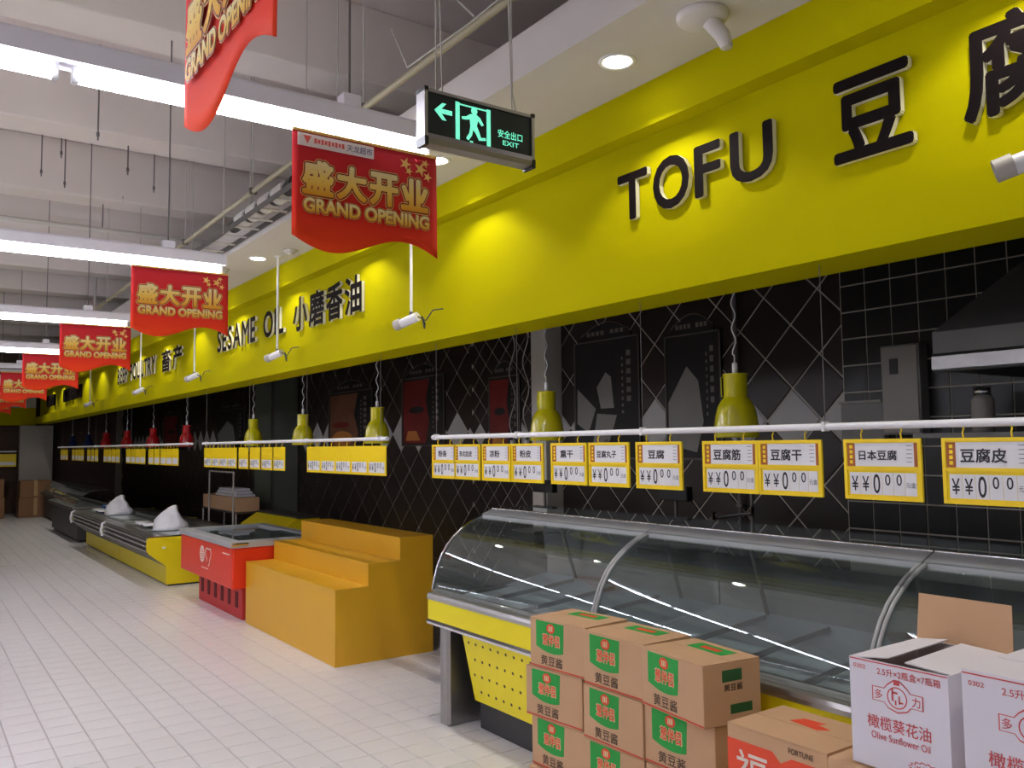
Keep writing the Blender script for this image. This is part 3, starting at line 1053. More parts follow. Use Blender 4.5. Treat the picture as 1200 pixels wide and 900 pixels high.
# ------------------------------------------------------------------ pendant lamps over the counter
def pendant(label, material):
    t = thing('pendant_lamp', label, 'lamp', (0, 0, 0), 'bell shaped pendant lamps over the counters')
    MB().lathe([(.0005, .305), (.052, .305), (.056, .297), (.056, .195), (.060, .188), (.074, .172), (.088, .145), (.098, .105), (.104, .06), (.107, .02), (.107, 0), (.103, 0), (.100, .06), (.094, .105), (.07, .165), (.0005, .175)], (0, 0, 0), 32).build('shade', material, t)
    MB().lathe([(.0005, .30), (.060, .30), (.060, .306), (.0005, .306)], (0, 0, 0), 20).build('cap', material, t)
    MB().tube([(-.02, .05, .195), (-.02, .070, .20), (-.02, .070, .29), (-.02, .05, .295)], .0025, 6).build('bracket', material, t)
    MB().lathe([(.0005, .36), (.011, .36), (.013, .35), (.013, .31), (.006, .306), (.0005, .306)], (0, 0, 0), 12).build('cord_grip', 'white_paint', t)
    pts = []
    for k in range(100):
        z = .36 + (3.1 - 1.672 - .36) * k / 99
        a = k * .55
        amp = .009 if 3 < k < 96 else 0
        pts.append((amp * math.cos(a), amp * math.sin(a), z))
    MB().tube(pts, .0035, 5).build('coiled_cord', 'white_paint', t)
    MB().lathe([(.0005, .10), (.028, .10), (.03, .08), (.022, .05), (.0005, .04)], (0, 0, 0), 14).build('bulb', 'tube_off', t)
    return t


pk = pendant('yellow bell shaped pendant lamp nearest the hood', 'pendant_yellow')
pk.location = (3.25, 2.726, 1.672)
for y, lab in ((4.214, 'yellow bell pendant lamp in front of the pale column'), (6.565, 'yellow bell pendant lamp at the near end of the middle rail'), (8.226, 'second smallest yellow bell pendant lamp over the middle rail'), (9.728, 'smallest yellow bell pendant lamp over the middle rail')):
    o = copy_tree(pk)
    o.location = (3.25, y, 1.672)
    o['label'] = lab
pr = pendant('red bell pendant lamp nearest the yellow ones', 'pendant_red')
pr.location = (3.25, 12.59, 1.672)
for y, lab in ((14.6, 'second red bell pendant lamp along the far counter'), (16.6, 'third red bell pendant lamp along the far counter'), (18.6, 'farthest red bell pendant lamp along the far counter')):
    o = copy_tree(pr)
    o.location = (3.25, y, 1.672)
    o['label'] = lab
pb = pendant('first dark blue pendant lamp beyond the red ones', 'pendant_blue')
pb.location = (3.25, 20.6, 1.672)
o = copy_tree(pb)
o.location = (3.25, 22.8, 1.672)
o['label'] = 'second dark blue pendant lamp at the far end'


# ------------------------------------------------------------------ posters on the kitchen wall
def poster(label, ya, yb, z0, z1, kind, xw=X_WALL - .01):
    """ya is the left (far) edge, yb the right (near) edge"""
    t = thing('menu_poster', label, 'poster', (xw, (ya + yb) / 2, z0), 'framed posters on the dark tiled wall')
    W, Hh = ya - yb, z1 - z0
    O = (xw - .012, ya, z0)
    arch = [(W * .12 + W * .76 * k / 12, Hh + .03 + .10 * math.sin(math.pi * k / 12)) for k in range(12, -1, -1)]
    plate('board', 'poster_dark', t, [(0, 0), (W, 0), (W, Hh), (W * .88, Hh + .001)] + arch + [(W * .12, Hh + .001), (0, Hh)], O, AISLE_R, AISLE_U, .012)
    m = MB()
    for cx, cy, w, h in ((.008, Hh / 2, .016, Hh), (W - .008, Hh / 2, .016, Hh), (W / 2, .008, W, .016), (W / 2, Hh - .008, W, .012)):
        m.plate(rect(w, h, cx, cy), (xw - .018, ya, z0), AISLE_R, AISLE_U, .008)
    m.build('frame', 'poster_frame', t)
    m = MB()
    for k in range(12):
        a0 = (W * .12 + W * .76 * k / 12, Hh + .04 + .10 * math.sin(math.pi * k / 12))
        a1 = (W * .12 + W * .76 * (k + 1) / 12, Hh + .04 + .10 * math.sin(math.pi * (k + 1) / 12))
        m.plate([a0, a1, (a1[0], a1[1] + .008), (a0[0], a0[1] + .008)], (xw - .0125, ya, z0), AISLE_R, AISLE_U, .001)
    for k in range(8):
        if k != 4:
            m.plate(rect(W * .05, .035, W * (.24 + .073 * k), Hh + .055), (xw - .0125, ya, z0), AISLE_R, AISLE_U, .001)
    m.build('header_marks', 'poster_text', t, kind='stuff')
    m = MB()
    for k in range(6):
        m.plate(rect(W * .06, .045, W * .84, Hh * .86 - .075 * k), (xw - .0125, ya, z0), AISLE_R, AISLE_U, .001)
    for k in range(9):
        m.plate(rect(W * .025, .025, W * .75, Hh * .82 - .055 * k), (xw - .0125, ya, z0), AISLE_R, AISLE_U, .001)
    m.build('column_marks', 'poster_text', t, kind='stuff')
    pO = (xw - .0127, ya, z0)

    def pic(name, mt, pts):
        plate(name, mt, t, [(W * a, Hh * b) for a, b in pts], pO, AISLE_R, AISLE_U, .001)
    if kind == 'cubes':
        pic('picture_cube', 'poster_grey', [(.04, .30), (.22, .22), (.34, .42), (.05, .60)])
        pic('picture_cube', 'poster_grey', [(.42, .42), (.62, .42), (.58, .68), (.50, .72), (.36, .60)])
        pic('picture_cube', 'poster_grey', [(.28, .10), (.52, .10), (.66, .36), (.36, .38)])
        plate('seal_mark', 'poster_text', t, circ(.045, 16, W * .5, Hh * .12), (xw - .0135, ya, z0), AISLE_R, AISLE_U, .001)
    elif kind == 'block':
        pic('picture_block', 'poster_grey', [(.05, .12), (.55, .06), (.68, .30), (.60, .62), (.40, .74), (.05, .46)])
    elif kind == 'brown':
        pic('picture_ground', 'poster_brown', [(.04, .04), (.62, .04), (.70, .3), (.60, .6), (.68, .95), (.04, .95)])
        plate('picture_dish', 'poster_orange', t, circ(W * .24, 18, W * .33, Hh * .22, Hh * .13), (xw - .0138, ya, z0), AISLE_R, AISLE_U, .001)
        plate('picture_sauce', 'poster_red', t, circ(W * .2, 16, W * .3, Hh * .45, Hh * .05), (xw - .0138, ya, z0), AISLE_R, AISLE_U, .001)
    else:
        pic('picture_ground', 'poster_red', [(.04, .04), (.58, .04), (.66, .35), (.58, .65), (.66, .95), (.04, .95)])
        plate('picture_bowl', 'poster_dark', t, circ(W * .18, 18, W * .36, Hh * .52, Hh * .05), (xw - .0138, ya, z0), AISLE_R, AISLE_U, .001)
        plate('picture_base', 'poster_orange', t, [(W * .1, Hh * .08), (W * .45, Hh * .08), (W * .36, Hh * .22), (W * .16, Hh * .22)], (xw - .0138, ya, z0), AISLE_R, AISLE_U, .001)


poster('dark poster with three pale tofu cubes right of the column', 5.79, 4.97, 1.52, 2.53, 'cubes')
poster('dark poster with one large pale tofu block near the nearest pendant', 4.69, 4.13, 1.52, 2.47, 'block')
poster('brown food poster between two yellow pendants', 11.15, 9.78, 1.574, 2.385, 'brown')
poster('dark red poster between the middle and nearest rails', 9.0, 8.02, 1.645, 2.44, 'red')
poster('narrow dark red poster on the clad column', 7.06, 6.53, 1.60, 2.32, 'red', 4.732)
poster('dim small grey poster behind the farthest yellow pendant', 16.4, 14.75, 1.55, 2.35, 'block')
poster('dim far red poster above the far counter', 20.5, 18.6, 1.6, 2.4, 'red')

# ------------------------------------------------------------------ kitchen side things
t = thing('wall_pipe', 'thin grey vertical pipe on the dark wall behind the nearest pendant', 'pipe', (4.75, 4.0, 0))
MB().tube([(4.76, 3.98, .86), (4.76, 3.98, 3.1)], .014, 8).build('pipe', 'wire', t)
for z in (1.2, 2.0, 2.8):
    box('clip', 'steel_dull', t, 4.745, 4.79, 3.955, 4.005, z, z + .02)
for k, (y, lab) in enumerate(((6.60, 'left of two curly pale cables hanging beside the steel column'), (6.38, 'right of two curly pale cables hanging beside the steel column'))):
    t = thing('hanging_cable', lab, 'cable', (4.68, y, 1.6), 'curly cables beside the column')
    MB().tube([(4.68, y + .05 * math.sin(q * .9 + k), 2.95 - q * .07) for q in range(19)], .005, 6).build('cable', 'wire_light', t)
    box('plug', 'white_paint', t, 4.665, 4.695, y - .02, y + .02, 1.62, 1.69)
t = thing('range_hood', 'stainless steel cooker hood at the right edge', 'hood', (4.3, 1.3, 1.96))
MB().prism_y([(3.9, 2.05), (3.9, 2.15), (3.96, 2.15), (3.96, 2.05)], .2, 2.1).build('upper_rim', 'hood_shaded', t)
MB().prism_y([(3.895, 1.965), (3.888, 1.975), (3.888, 2.035), (3.9, 2.05), (3.96, 2.05), (3.96, 1.965)], .2, 2.103).build('lower_rim', 'steel_brushed', t)  # brighter strip of the same rim, imitating the highlight curving along it
box('side_rim', 'hood_shaded', t, 3.96, 4.72, 2.07, 2.1, 1.97, 2.15)
vs = [(3.9, .2, 2.15), (3.9, 2.1, 2.15), (4.78, 2.1, 2.15), (4.78, .2, 2.15), (4.35, .8, 2.75), (4.35, 1.5, 2.75), (4.78, 1.5, 2.75), (4.78, .8, 2.75)]
MB().add(vs, [(0, 4, 5, 1), (1, 5, 6, 2), (2, 6, 7, 3), (3, 7, 4, 0), (4, 7, 6, 5)]).build('canopy', 'hood_shaded', t)
box('duct', 'steel_dull', t, 4.35, 4.74, .8, 1.5, 2.75, 3.1)
box('filter', 'dark_grey', t, 3.96, 4.74, .24, 2.07, 2.02, 2.03)
t = thing('electrical_box', 'grey electrical box on the black square tiles', 'box', (4.7, 2.7, 1.7))
box('body', 'poster_grey', t, 4.65, 4.742, 2.585, 2.82, 1.68, 2.2, bevel=.006)
box('door', 'column_grey', t, 4.642, 4.65, 2.595, 2.81, 1.69, 2.19, bevel=.003)
box('switch_window', 'black_plastic', t, 4.638, 4.642, 2.71, 2.76, 2.03, 2.12)
t = thing('wall_panel', 'low pale panel on the black tiles left of the electrical box', 'panel', (4.7, 3.0, 1.6))
box('board', 'poster_grey', t, 4.69, 4.742, 2.84, 3.12, 1.55, 1.89, bevel=.004)
box('ledge', 'column_grey', t, 4.67, 4.742, 2.84, 3.12, 1.875, 1.89)
t = thing('jar', 'pale jar with a shiny lid on a shelf under the hood', 'jar', (4.6, 2.25, 1.7))
MB().lathe([(.0005, 0), (.05, 0), (.055, .01), (.055, .17), (.04, .19), (.0005, .19)], (4.55, 2.2, 1.685), 20).build('body', 'column_grey', t)
MB().lathe([(.0005, .19), (.042, .19), (.042, .235), (.0005, .235)], (4.55, 2.2, 1.685), 20).build('lid', 'chrome', t)
t = thing('kitchen_shelf', 'dim steel shelf fixed to the kitchen wall under the hood', 'shelf', (4.6, 1.9, 1.6))
box('board', 'steel_dull', t, 4.4, 4.73, .3, 2.5, 1.66, 1.685)
for y in (.6, 2.3):
    MB().plate([(0, 0), (.28, 0), (.28, -.2)][::-1], (4.45, y, 1.66), (1, 0, 0), (0, 0, 1), .01).build('bracket', 'steel_dull', t)
t = thing('tap_pipe', 'thin steel swivel tap pipe above the second display case', 'tap', (4.0, 3.4, .9))
MB().tube([(4.0, 3.26, .86), (4.0, 3.26, 1.46)], .011, 10).build('riser', 'steel_dull', t)
MB().tube([(4.0, 3.26, 1.24), (4.0, 3.55, 1.195), (4.0, 3.60, 1.17)], .011, 10).build('spout', 'steel_dull', t)
for y, z in ((3.25, 1.25), (3.54, 1.2)):
    MB().tube([(3.99, y, z - .02), (3.97, y - .02, z + .03)], .012, 8).build('handle', 'chrome', t)
t = thing('back_counter', 'low steel work counter along the dark tiled wall', 'counter', (4.3, 3, 0))
box('top', 'steel_dull', t, 3.95, 4.73, .2, 5.9, .83, .86)
box('cabinet', 'dark_grey', t, 4.0, 4.73, .25, 5.85, .1, .83)
box('kick_plate', 'black_plastic', t, 4.05, 4.73, .25, 5.85, 0, .1)


def scale_unit(label, x, y, z):
    t = thing('weighing_scale', label, 'scale', (x, y, z), 'weighing scales behind the display cases')
    box('base', 'dark_grey', t, x - .14, x + .14, y - .16, y + .16, z + .015, z + .09, bevel=.01)
    box('pan', 'steel_brushed', t, x - .13, x + .13, y - .15, y + .15, z + .095, z + .11)
    MB().tube([(x + .1, y, z + .09), (x + .1, y, z + .42)], .012, 8).build('pole', 'steel_dull', t)
    box('display', 'black_plastic', t, x + .07, x + .13, y - .13, y + .13, z + .40, z + .50, bevel=.008)
    for a in (-.1, .1):
        for b in (-.12, .12):
            box('foot', 'black_plastic', t, x + a - .015, x + a + .015, y + b - .015, y + b + .015, z, z + .015)


scale_unit('dark weighing scale behind the far end of the first display case', 4.15, 5.55, .86)
scale_unit('dark weighing scale behind the joint of the first two cases', 4.15, 4.1, .86)

# ------------------------------------------------------------------ curved glass display cases
def arc_profile():
    pts = [(2.635, .775), (2.650, .84), (2.672, .91), (2.702, .975), (2.742, 1.035), (2.79, 1.085), (2.845, 1.125), (2.91, 1.163), (2.96, 1.185), (3.005, 1.20)]
    return pts


def display_case(label, y0, y1, far_end, near_end):
    """y1 is the far end"""
    t = thing('display_case', label, 'display case', (3.1, (y0 + y1) / 2, 0), 'curved glass deli display cases')
    g = .004
    a, b = y0 + g, y1 - g
    MB().prism_y([(2.60, .727), (2.598, .745), (2.605, .762), (2.62, .768), (2.66, .768), (2.68, .75), (2.68, .727)], a, b).build('ledge', 'steel', t)
    MB().prism_y([(2.64, .768), (2.655, .785), (2.672, .785), (2.68, .768)], a, b).build('glass_channel', 'steel_brushed', t)
    box('front_band', 'case_yellow', t, 2.606, 2.66, a, b, .612, .727)
    MB().prism_y([(2.60, .582), (2.594, .597), (2.60, .612), (2.68, .612), (2.68, .582)], a, b).build('lower_trim', 'chrome', t)
    end = y1 - .28 if far_end else y1 - g
    MB().prism_y([(2.672, .575), (2.762, .165), (2.778, .165), (2.688, .575)], a, end).build('perforated_panel', 'case_yellow', t)
    hol = MB()
    R_, U_ = Vector((0, -1, 0)), Vector((-.090, 0, .41)).normalized()
    for q in range(4):
        yy = end - .055 - (.035 if q % 2 else 0)
        zz = .515 - .095 * q
        while yy > a + .03:
            xx = 2.672 + (.575 - zz) / .41 * .09
            hol.plate(circ(.009, 8), (xx - .0008, yy, zz), R_, U_, .001)
            yy -= .075
    hol.build('perforation_holes', 'ink', t, kind='stuff')
    box('plinth', 'dark_grey', t, 2.80, 3.5, a, end, .0, .58)
    box('base_body', 'steel_dull', t, 2.70, 3.60, a, b, .58, .66)
    if far_end:
        prof = [(2.655, 0), (2.655, .10)]
        m = MB()
        m.plate([(0, 0), (.03, 0), (.04, .006), (.05, 0), (.06, .006), (.07, 0), (.085, .02), (.085, .25), (0, .25)], (2.655, y1 - .065, .0), (0, -1, 0), (1, 0, 0), -.585)
        m.build('leg', 'steel_brushed', t)
        box('end_panel', 'steel_dull', t, 2.92, 3.58, y1 - .06, y1 - g, .12, .75)
    # deck, back and shelf
    MB().prism_y([(2.66, .70), (2.66, .715), (3.10, .74), (3.52, .80), (3.52, .785), (3.10, .72)], a, b).build('deck', 'deck_grey', t)
    for k in range(1, 4):
        yy = a + (b - a) * k / 4
        MB().prism_y([(2.72, .722), (2.72, .75), (3.45, .81), (3.45, .79)], yy - .004, yy + .004).build('deck_divider', 'steel_brushed', t)
    box('back_panel', 'steel_brushed', t, 3.52, 3.60, a, b, .66, .92)
    MB().plate([(0, 0), (b - a, 0), (b - a, .31), (0, .31)], (3.50, b, .92), (0, -1, 0), (-.09, 0, .31 / .31), .006).build('back_glass', 'lid_glass', t)
    for yy in (a + .25, b - .32):
        MB().tube([(3.50, yy, .80), (3.36, yy, 1.21)], .011, 8).build('support_post', 'steel_dull', t)
    box('shelf_glass', 'lid_glass', t, 3.0, 3.42, a, b, 1.208, 1.214)
    MB().prism_y([(3.0, 1.196), (3.0, 1.212), (3.08, 1.242), (3.10, 1.242), (3.10, 1.225), (3.02, 1.196)], a, b).build('top_strip', 'freezer_grey', t)
    MB().prism_y([(3.08, 1.238), (3.085, 1.247), (3.44, 1.247), (3.44, 1.238)], a, b).build('top_panel', 'lid_glass', t)
    MB().tube([(3.085, a, 1.243), (3.085, b, 1.243)], .006, 8).build('top_trim', 'chrome', t)
    # curved front pane with its edge frames
    MB().sheet_y([(x, z) for x, z in arc_profile()], a + .012, b - .012, .006).build('curved_glass', 'case_glass', t)
    for yy in (a + .006, b - .006):
        MB().tube([(x - .003, yy, z + .003) for x, z in arc_profile()], .0075, 8).build('arch_trim', 'chrome' if (far_end and yy > y0 + 1) else 'freezer_grey', t)
        MB().prism_y([(x, z) for x, z in arc_profile()] + [(3.36, 1.20), (3.50, .80), (2.72, .73)], yy - .003, yy + .003).build('end_glass', 'case_glass', t)
    return t


display_case('curved glass display case with a perforated yellow front, at the far end of the row', 3.10, 4.585, True, False)
display_case('middle curved glass display case behind the stacked brown cartons', 1.69, 3.10, False, False)
display_case('nearest curved glass display case behind the white cartons', .25, 1.69, False, False)

# ------------------------------------------------------------------ yellow stepped stand
t = thing('step_display', 'orange yellow three tier step display stand', 'stand', (3.09, 7.13, 0))
y0, y1 = 6.097, 8.17
prof = [(2.671, 0), (3.515, 0), (3.515, .915), (3.219, .915), (3.219, .737), (2.942, .737), (2.942, .562), (2.671, .562)]
MB().prism_y(prof, y0 + .018, y1 - .018).build('carcass', 'step_yellow', t)
for yy in (y0, y1 - .018):
    MB().prism_y(prof, yy, yy + .017).build('side_panel', 'step_yellow', t, bevel=.002)
for x0, x1, z in ((2.668, 2.942, .562), (2.939, 3.219, .737), (3.216, 3.517, .915)):
    box('tread', 'step_yellow', t, x0, x1, y0 - .002, y1 + .002, z, z + .012, bevel=.002)

# ------------------------------------------------------------------ red chest freezer on its plinth
t = thing('crate_plinth', 'red slotted plinth under the chest freezer', 'plinth', (3.0, 9.0, 0))
box('body', 'crate_red', t, 2.68, 3.30, 8.30, 9.78, 0, .308, bevel=.006)
for k in range(6):
    yy = 8.42 + k * .235
    box('slot', 'slot_dark', t, 2.676, 2.684, yy, yy + .085, .10, .25)
box('rim', 'crate_red', t, 2.665, 3.31, 8.29, 9.79, .285, .308, bevel=.004)
t = thing('chest_freezer', 'red chest freezer with a grey sliding glass lid and white emblems', 'freezer', (2.95, 9.1, .31))
fx0, fx1, fy0, fy1 = 2.555, 3.50, 8.21, 10.07
box('body', 'freezer_red', t, fx0, fx1, fy0, fy1, .31, .70, bevel=.015)
m = MB()
for x0, x1, ya, yb in ((fx0 - .015, fx0 + .10, fy0 - .015, fy1 + .015), (fx1 - .10, fx1 + .015, fy0 - .015, fy1 + .015), (fx0 + .10, fx1 - .10, fy0 - .015, fy0 + .10), (fx0 + .10, fx1 - .10, fy1 - .10, fy1 + .015)):
    m.box(x0, x1, ya, yb, .70, .755)
m.build('lid_frame', 'freezer_grey', t)
box('well', 'freezer_in', t, fx0 + .1, fx1 - .1, fy0 + .1, fy1 - .1, .70, .715)
for k in range(2):
    g = box('sliding_lid', 'lid_glass', t, fx0 + .1, fx1 - .1, fy0 + .1 + k * .82, fy0 + .95 + k * .82, .742 - .014 * k, .748 - .014 * k)
    box('lid_edge', 'freezer_grey', g, fx0 + .1, fx1 - .1, fy0 + .1 + k * .82, fy0 + .13 + k * .82, .738 - .014 * k, .756 - .014 * k)
MB().tube([(fx0 - .01, fy0 - .028, .735), (fx0 + .14, fy0 - .028, .735)], .012, 10).build('handle', 'chrome', t)
box('lock_plate', 'chrome', t, fx0 - .02, fx0 + .05, fy0 - .024, fy0 - .014, .715, .752)
em = MB()
em.plate(circ(.085, 24, 0, 0), (fx0 - .0015, 9.22, .555), AISLE_R, AISLE_U, .001)
em.build('round_emblem', 'print_white', t)
m = MB()
for k in range(5):
    m.plate(rect(.12 if k in (1, 2, 3) else .08, .008, 0, -.05 + .025 * k), (fx0 - .003, 9.22, .555), AISLE_R, AISLE_U, .001)
m.build('emblem_lines', 'freezer_red', t, kind='stuff')
m = MB()
for k in range(20):
    if k in (13, 14):
        continue
    a0, a1 = 2 * math.pi * k / 20, 2 * math.pi * (k + 1) / 20
    r0 = .075 + .02 * math.sin(a0 * 3)
    r1 = .075 + .02 * math.sin(a1 * 3)
    m.plate([(r0 * math.cos(a0), r0 * math.sin(a0)), ((r0 + .016) * math.cos(a0), (r0 + .016) * math.sin(a0)), ((r1 + .016) * math.cos(a1), (r1 + .016) * math.sin(a1)), (r1 * math.cos(a1), r1 * math.sin(a1))], (fx0 - .0015, 9.0, .555), AISLE_R, AISLE_U, .001)
m.build('outline_emblem', 'print_white', t)
box('caption_bar', 'print_white', t, fx0 - .0015, fx0, 9.0, 9.24, .415, .424)
box('corner_mark', 'print_white', t, fx0 - .0015, fx0, 8.30, 8.52, .625, .637)

# ------------------------------------------------------------------ low yellow refrigerated bins
def bin_unit(label, y0, y1):
    t = thing('chilled_bin', label, 'display bin', (3.0, (y0 + y1) / 2, 0), 'low yellow chilled display bins')
    a, b = y0 + .004, y1 - .004
    endp = [(2.605, .02), (2.603, .235), (2.40, .395), (2.375, .44), (2.375, .56), (2.40, .585), (3.70, .585), (3.70, .02)]
    for yy in (a, b - .03):
        MB().prism_y(endp, yy, yy + .03).build('end_panel', 'bin_yellow', t)
    box('base_panel', 'bin_yellow', t, 2.61, 3.68, a + .03, b - .03, .02, .23)
    box('kick_strip', 'black_plastic', t, 2.63, 3.66, a + .01, b - .01, 0, .02)
    MB().prism_y([(2.60, .235), (2.39, .40), (2.40, .41), (2.62, .245)], a + .03, b - .03).build('sloped_panel', 'steel_dull', t)
    for k in range(3):
        z = .412 + .058 * k
        MB().prism_y([(2.38, z), (2.368, z + .026), (2.38, z + .052), (2.41, z + .052), (2.41, z)], a + .03, b - .03).build('bumper_strip', 'steel_brushed', t)
    MB().prism_y([(2.40, .56), (2.40, .59), (2.56, .59), (2.70, .40), (3.40, .40), (3.52, .585), (3.66, .585), (3.66, .23), (2.62, .25)], a + .03, b - .03).build('well', 'steel_dull', t)
    MB().prism_y([(2.40, .592), (2.40, .60), (2.60, .60), (2.60, .592)], a + .03, b - .03).build('front_rail', 'steel', t)
    MB().sheet_y([(2.56, .60), (2.75, .604), (3.0, .606), (3.25, .604), (3.54, .596)], a + .05, b - .05, .006).build('night_cover', 'cover_film', t)
    MB().tube([(2.37, b - .01, .40), (2.35, b - .01, .48), (2.37, b - .01, .575), (2.42, b - .01, .59)], .02, 8).build('joint_cap', 'white_paint', t)
    box('badge', 'white_paint', t, 2.55, 2.59, a - .003, a, .45, .475)
    return t


bin_unit('low yellow chilled display bin just beyond the red freezer', 10.9, 13.7)
bin_unit('second low yellow chilled display bin farther down the aisle', 13.704, 16.5)
t = thing('rear_counter', 'yellow topped low counter standing behind the red freezer', 'counter', (3.9, 11.2, 0))
MB().prism_y([(3.78, 0), (4.3, 0), (4.3, .76), (4.0, .76), (3.78, .62)], 10.3, 11.8).build('body', 'bin_yellow', t)
box('top', 'steel_dull', t, 4.0, 4.32, 10.28, 11.82, .76, .78)


def bag(label, x, y, z, s, lean):
    t = thing('plastic_bag', label, 'bag', (x, y, z), 'white plastic bags left on the bins')
    rr = random.Random(int(x * 100 + y * 10))
    nr, ns = 9, 18
    vs, fs = [], []
    for i in range(nr):
        v = i / (nr - 1)
        rad = (.30 * (1 - v) ** .8 + .03) * s
        for k in range(ns):
            a = 2 * math.pi * k / ns
            w = 1 + .22 * math.sin(3 * a + 4 * v + x) + rr.uniform(-.1, .1)
            vs.append((x + rad * w * math.cos(a) * .75 + lean[0] * v * v, y + rad * w * math.sin(a) * 1.25 + lean[1] * v * v, z + .36 * s * v ** .9))
    for i in range(nr - 1):
        for k in range(ns):
            fs.append((i * ns + k, i * ns + (k + 1) % ns, (i + 1) * ns + (k + 1) % ns, (i + 1) * ns + k))
    fs.append(tuple(range(ns - 1, -1, -1)))
    fs.append(tuple(range((nr - 1) * ns, nr * ns)))
    MB().add(vs, fs, True).build('body', 'bag_white', t)
    pts = [(x - .1 * s + .9 * s * k / 5 * -.1, y + (.3 + .9 * k / 5) * s, z + .03 + .012 * math.sin(k * 2)) for k in range(6)]
    m = MB()
    vs = []
    for k, p in enumerate(pts):
        w = (.18 - .02 * k) * s
        vs += [(p[0] - w, p[1], p[2] - .006), (p[0] + w, p[1], p[2] - .006), (p[0] + w, p[1], p[2] + .006), (p[0] - w, p[1], p[2] + .006)]
    fs = []
    for k in range(5):
        for q in range(4):
            fs.append((k * 4 + q, k * 4 + (q + 1) % 4, k * 4 + 4 + (q + 1) % 4, k * 4 + 4 + q))
    fs += [(3, 2, 1, 0), (20, 21, 22, 23)]
    m.add(vs, fs, True).build('loose_sheet', 'bag_white', t)


bag('crumpled white plastic bag standing on the nearest yellow bin', 2.82, 11.75, .613, .85, (.05, -.12))
bag('crumpled white plastic bag standing on the second yellow bin', 2.82, 15.0, .613, .85, (.03, -.15))
t = thing('blue_packet', 'small blue packet lying beside the far white bag', 'packet', (2.95, 16.0, .613))
box('body', 'box_blue', t, 2.8, 3.1, 15.75, 16.3, .613, .69, bevel=.02)
box('flap', 'bag_white', t, 2.82, 3.08, 15.9, 16.1, .69, .695)


def far_counter(label, x0, x1, y0, y1, h, mtop, mbody):
    t = thing('far_counter', label, 'counter', ((x0 + x1) / 2, (y0 + y1) / 2, 0), 'dim far counters')
    box('base', mbody, t, x0 + .08, x1, y0, y1, .05, h - .06, bevel=.01)
    box('kick_strip', 'black_plastic', t, x0 + .12, x1, y0 + .01, y1 - .01, 0, .05)
    box('top', mtop, t, x0, x1, y0 - .02, y1 + .02, h - .06, h, bevel=.01)
    MB().sheet_y([(x0 + .05, h), (x0 + .12, h + .18), (x0 + .3, h + .28), (x0 + .6, h + .3)], y0 + .02, y1 - .02, .006).build('glass_front', 'lid_glass', t)


far_counter('dim steel counter beyond the yellow bins', 2.45, 3.4, 17.0, 20.2, .62, 'steel_dull', 'dark_grey')
far_counter('farthest dim steel counter near the pale column', 2.75, 3.5, 20.4, 24.1, .62, 'steel_dull', 'dark_grey')

# trolley with box behind the bins
t = thing('steel_frame', 'thin pale steel frame standing in front of the box behind the yellow bins', 'frame', (3.72, 12.5, 0))
for y in (11.95, 13.1):
    MB().tube([(3.72, y, .0), (3.72, y, 1.31)], .012, 8).build('upright', 'wire_light', t)
    box('foot', 'black_plastic', t, 3.705, 3.735, y - .02, y + .02, 0, .012)
MB().tube([(3.72, 11.95, 1.31), (3.72, 13.1, 1.31)], .012, 8).build('cross_bar', 'wire_light', t)
t = thing('low_table', 'low steel table behind the first yellow bin, carrying a brown box', 'table', (3.9, 12.7, 0))
box('top', 'steel_dull', t, 3.742, 4.1, 11.9, 13.6, .735, .755)
for y in (11.95, 13.55):
    for x in (3.76, 4.08):
        MB().tube([(x, y, 0), (x, y, .735)], .012, 8).build('leg', 'wire_light', t)
t = thing('carton', 'brown cardboard box on the low table behind the yellow bins', 'box', (3.9, 12.7, .76), 'brown cardboard cartons')
box('body', 'cardboard', t, 3.745, 4.08, 11.92, 13.5, .76, .955, bevel=.006)
box('tape', 'tape', t, 3.744, 4.081, 12.66, 12.74, .77, .9565)
bag2 = thing('folded_cloth', 'folded pale cloth on top of the box on the low table', 'cloth', (3.9, 12.4, .956))
for k in range(3):
    box('fold', 'bag_white', bag2, 3.78, 4.05 - .02 * k, 12.0 + .05 * k, 13.0 - .08 * k, .957 + .04 * k, .995 + .04 * k, bevel=.015)

# far boxes at the end of the aisle
for k, (x0, x1, z0, z1, lab) in enumerate(((2.30, 3.02, 0, .47, 'lower brown carton in front of the pale far column'), (2.32, 3.0, .473, .90, 'upper brown carton in front of the pale far column'),
                                           (1.45, 2.0, 0, .5, 'lower brown carton at the far left edge'), (1.47, 1.98, .503, .95, 'upper brown carton at the far left edge'))):
    t = thing('carton', lab, 'box', ((x0 + x1) / 2, 24.5, z0), 'brown cardboard cartons')
    box('body', 'cardboard_dark', t, x0, x1, 24.2, 24.8, z0, z1, bevel=.008)
    box('tape', 'tape', t, (x0 + x1) / 2 - .04, (x0 + x1) / 2 + .04, 24.197, 24.803, z0 + .05, z1 + .002)

# ------------------------------------------------------------------ bean paste cartons
CW, CD, CH = .345, .262, .212      # along the front, depth, height


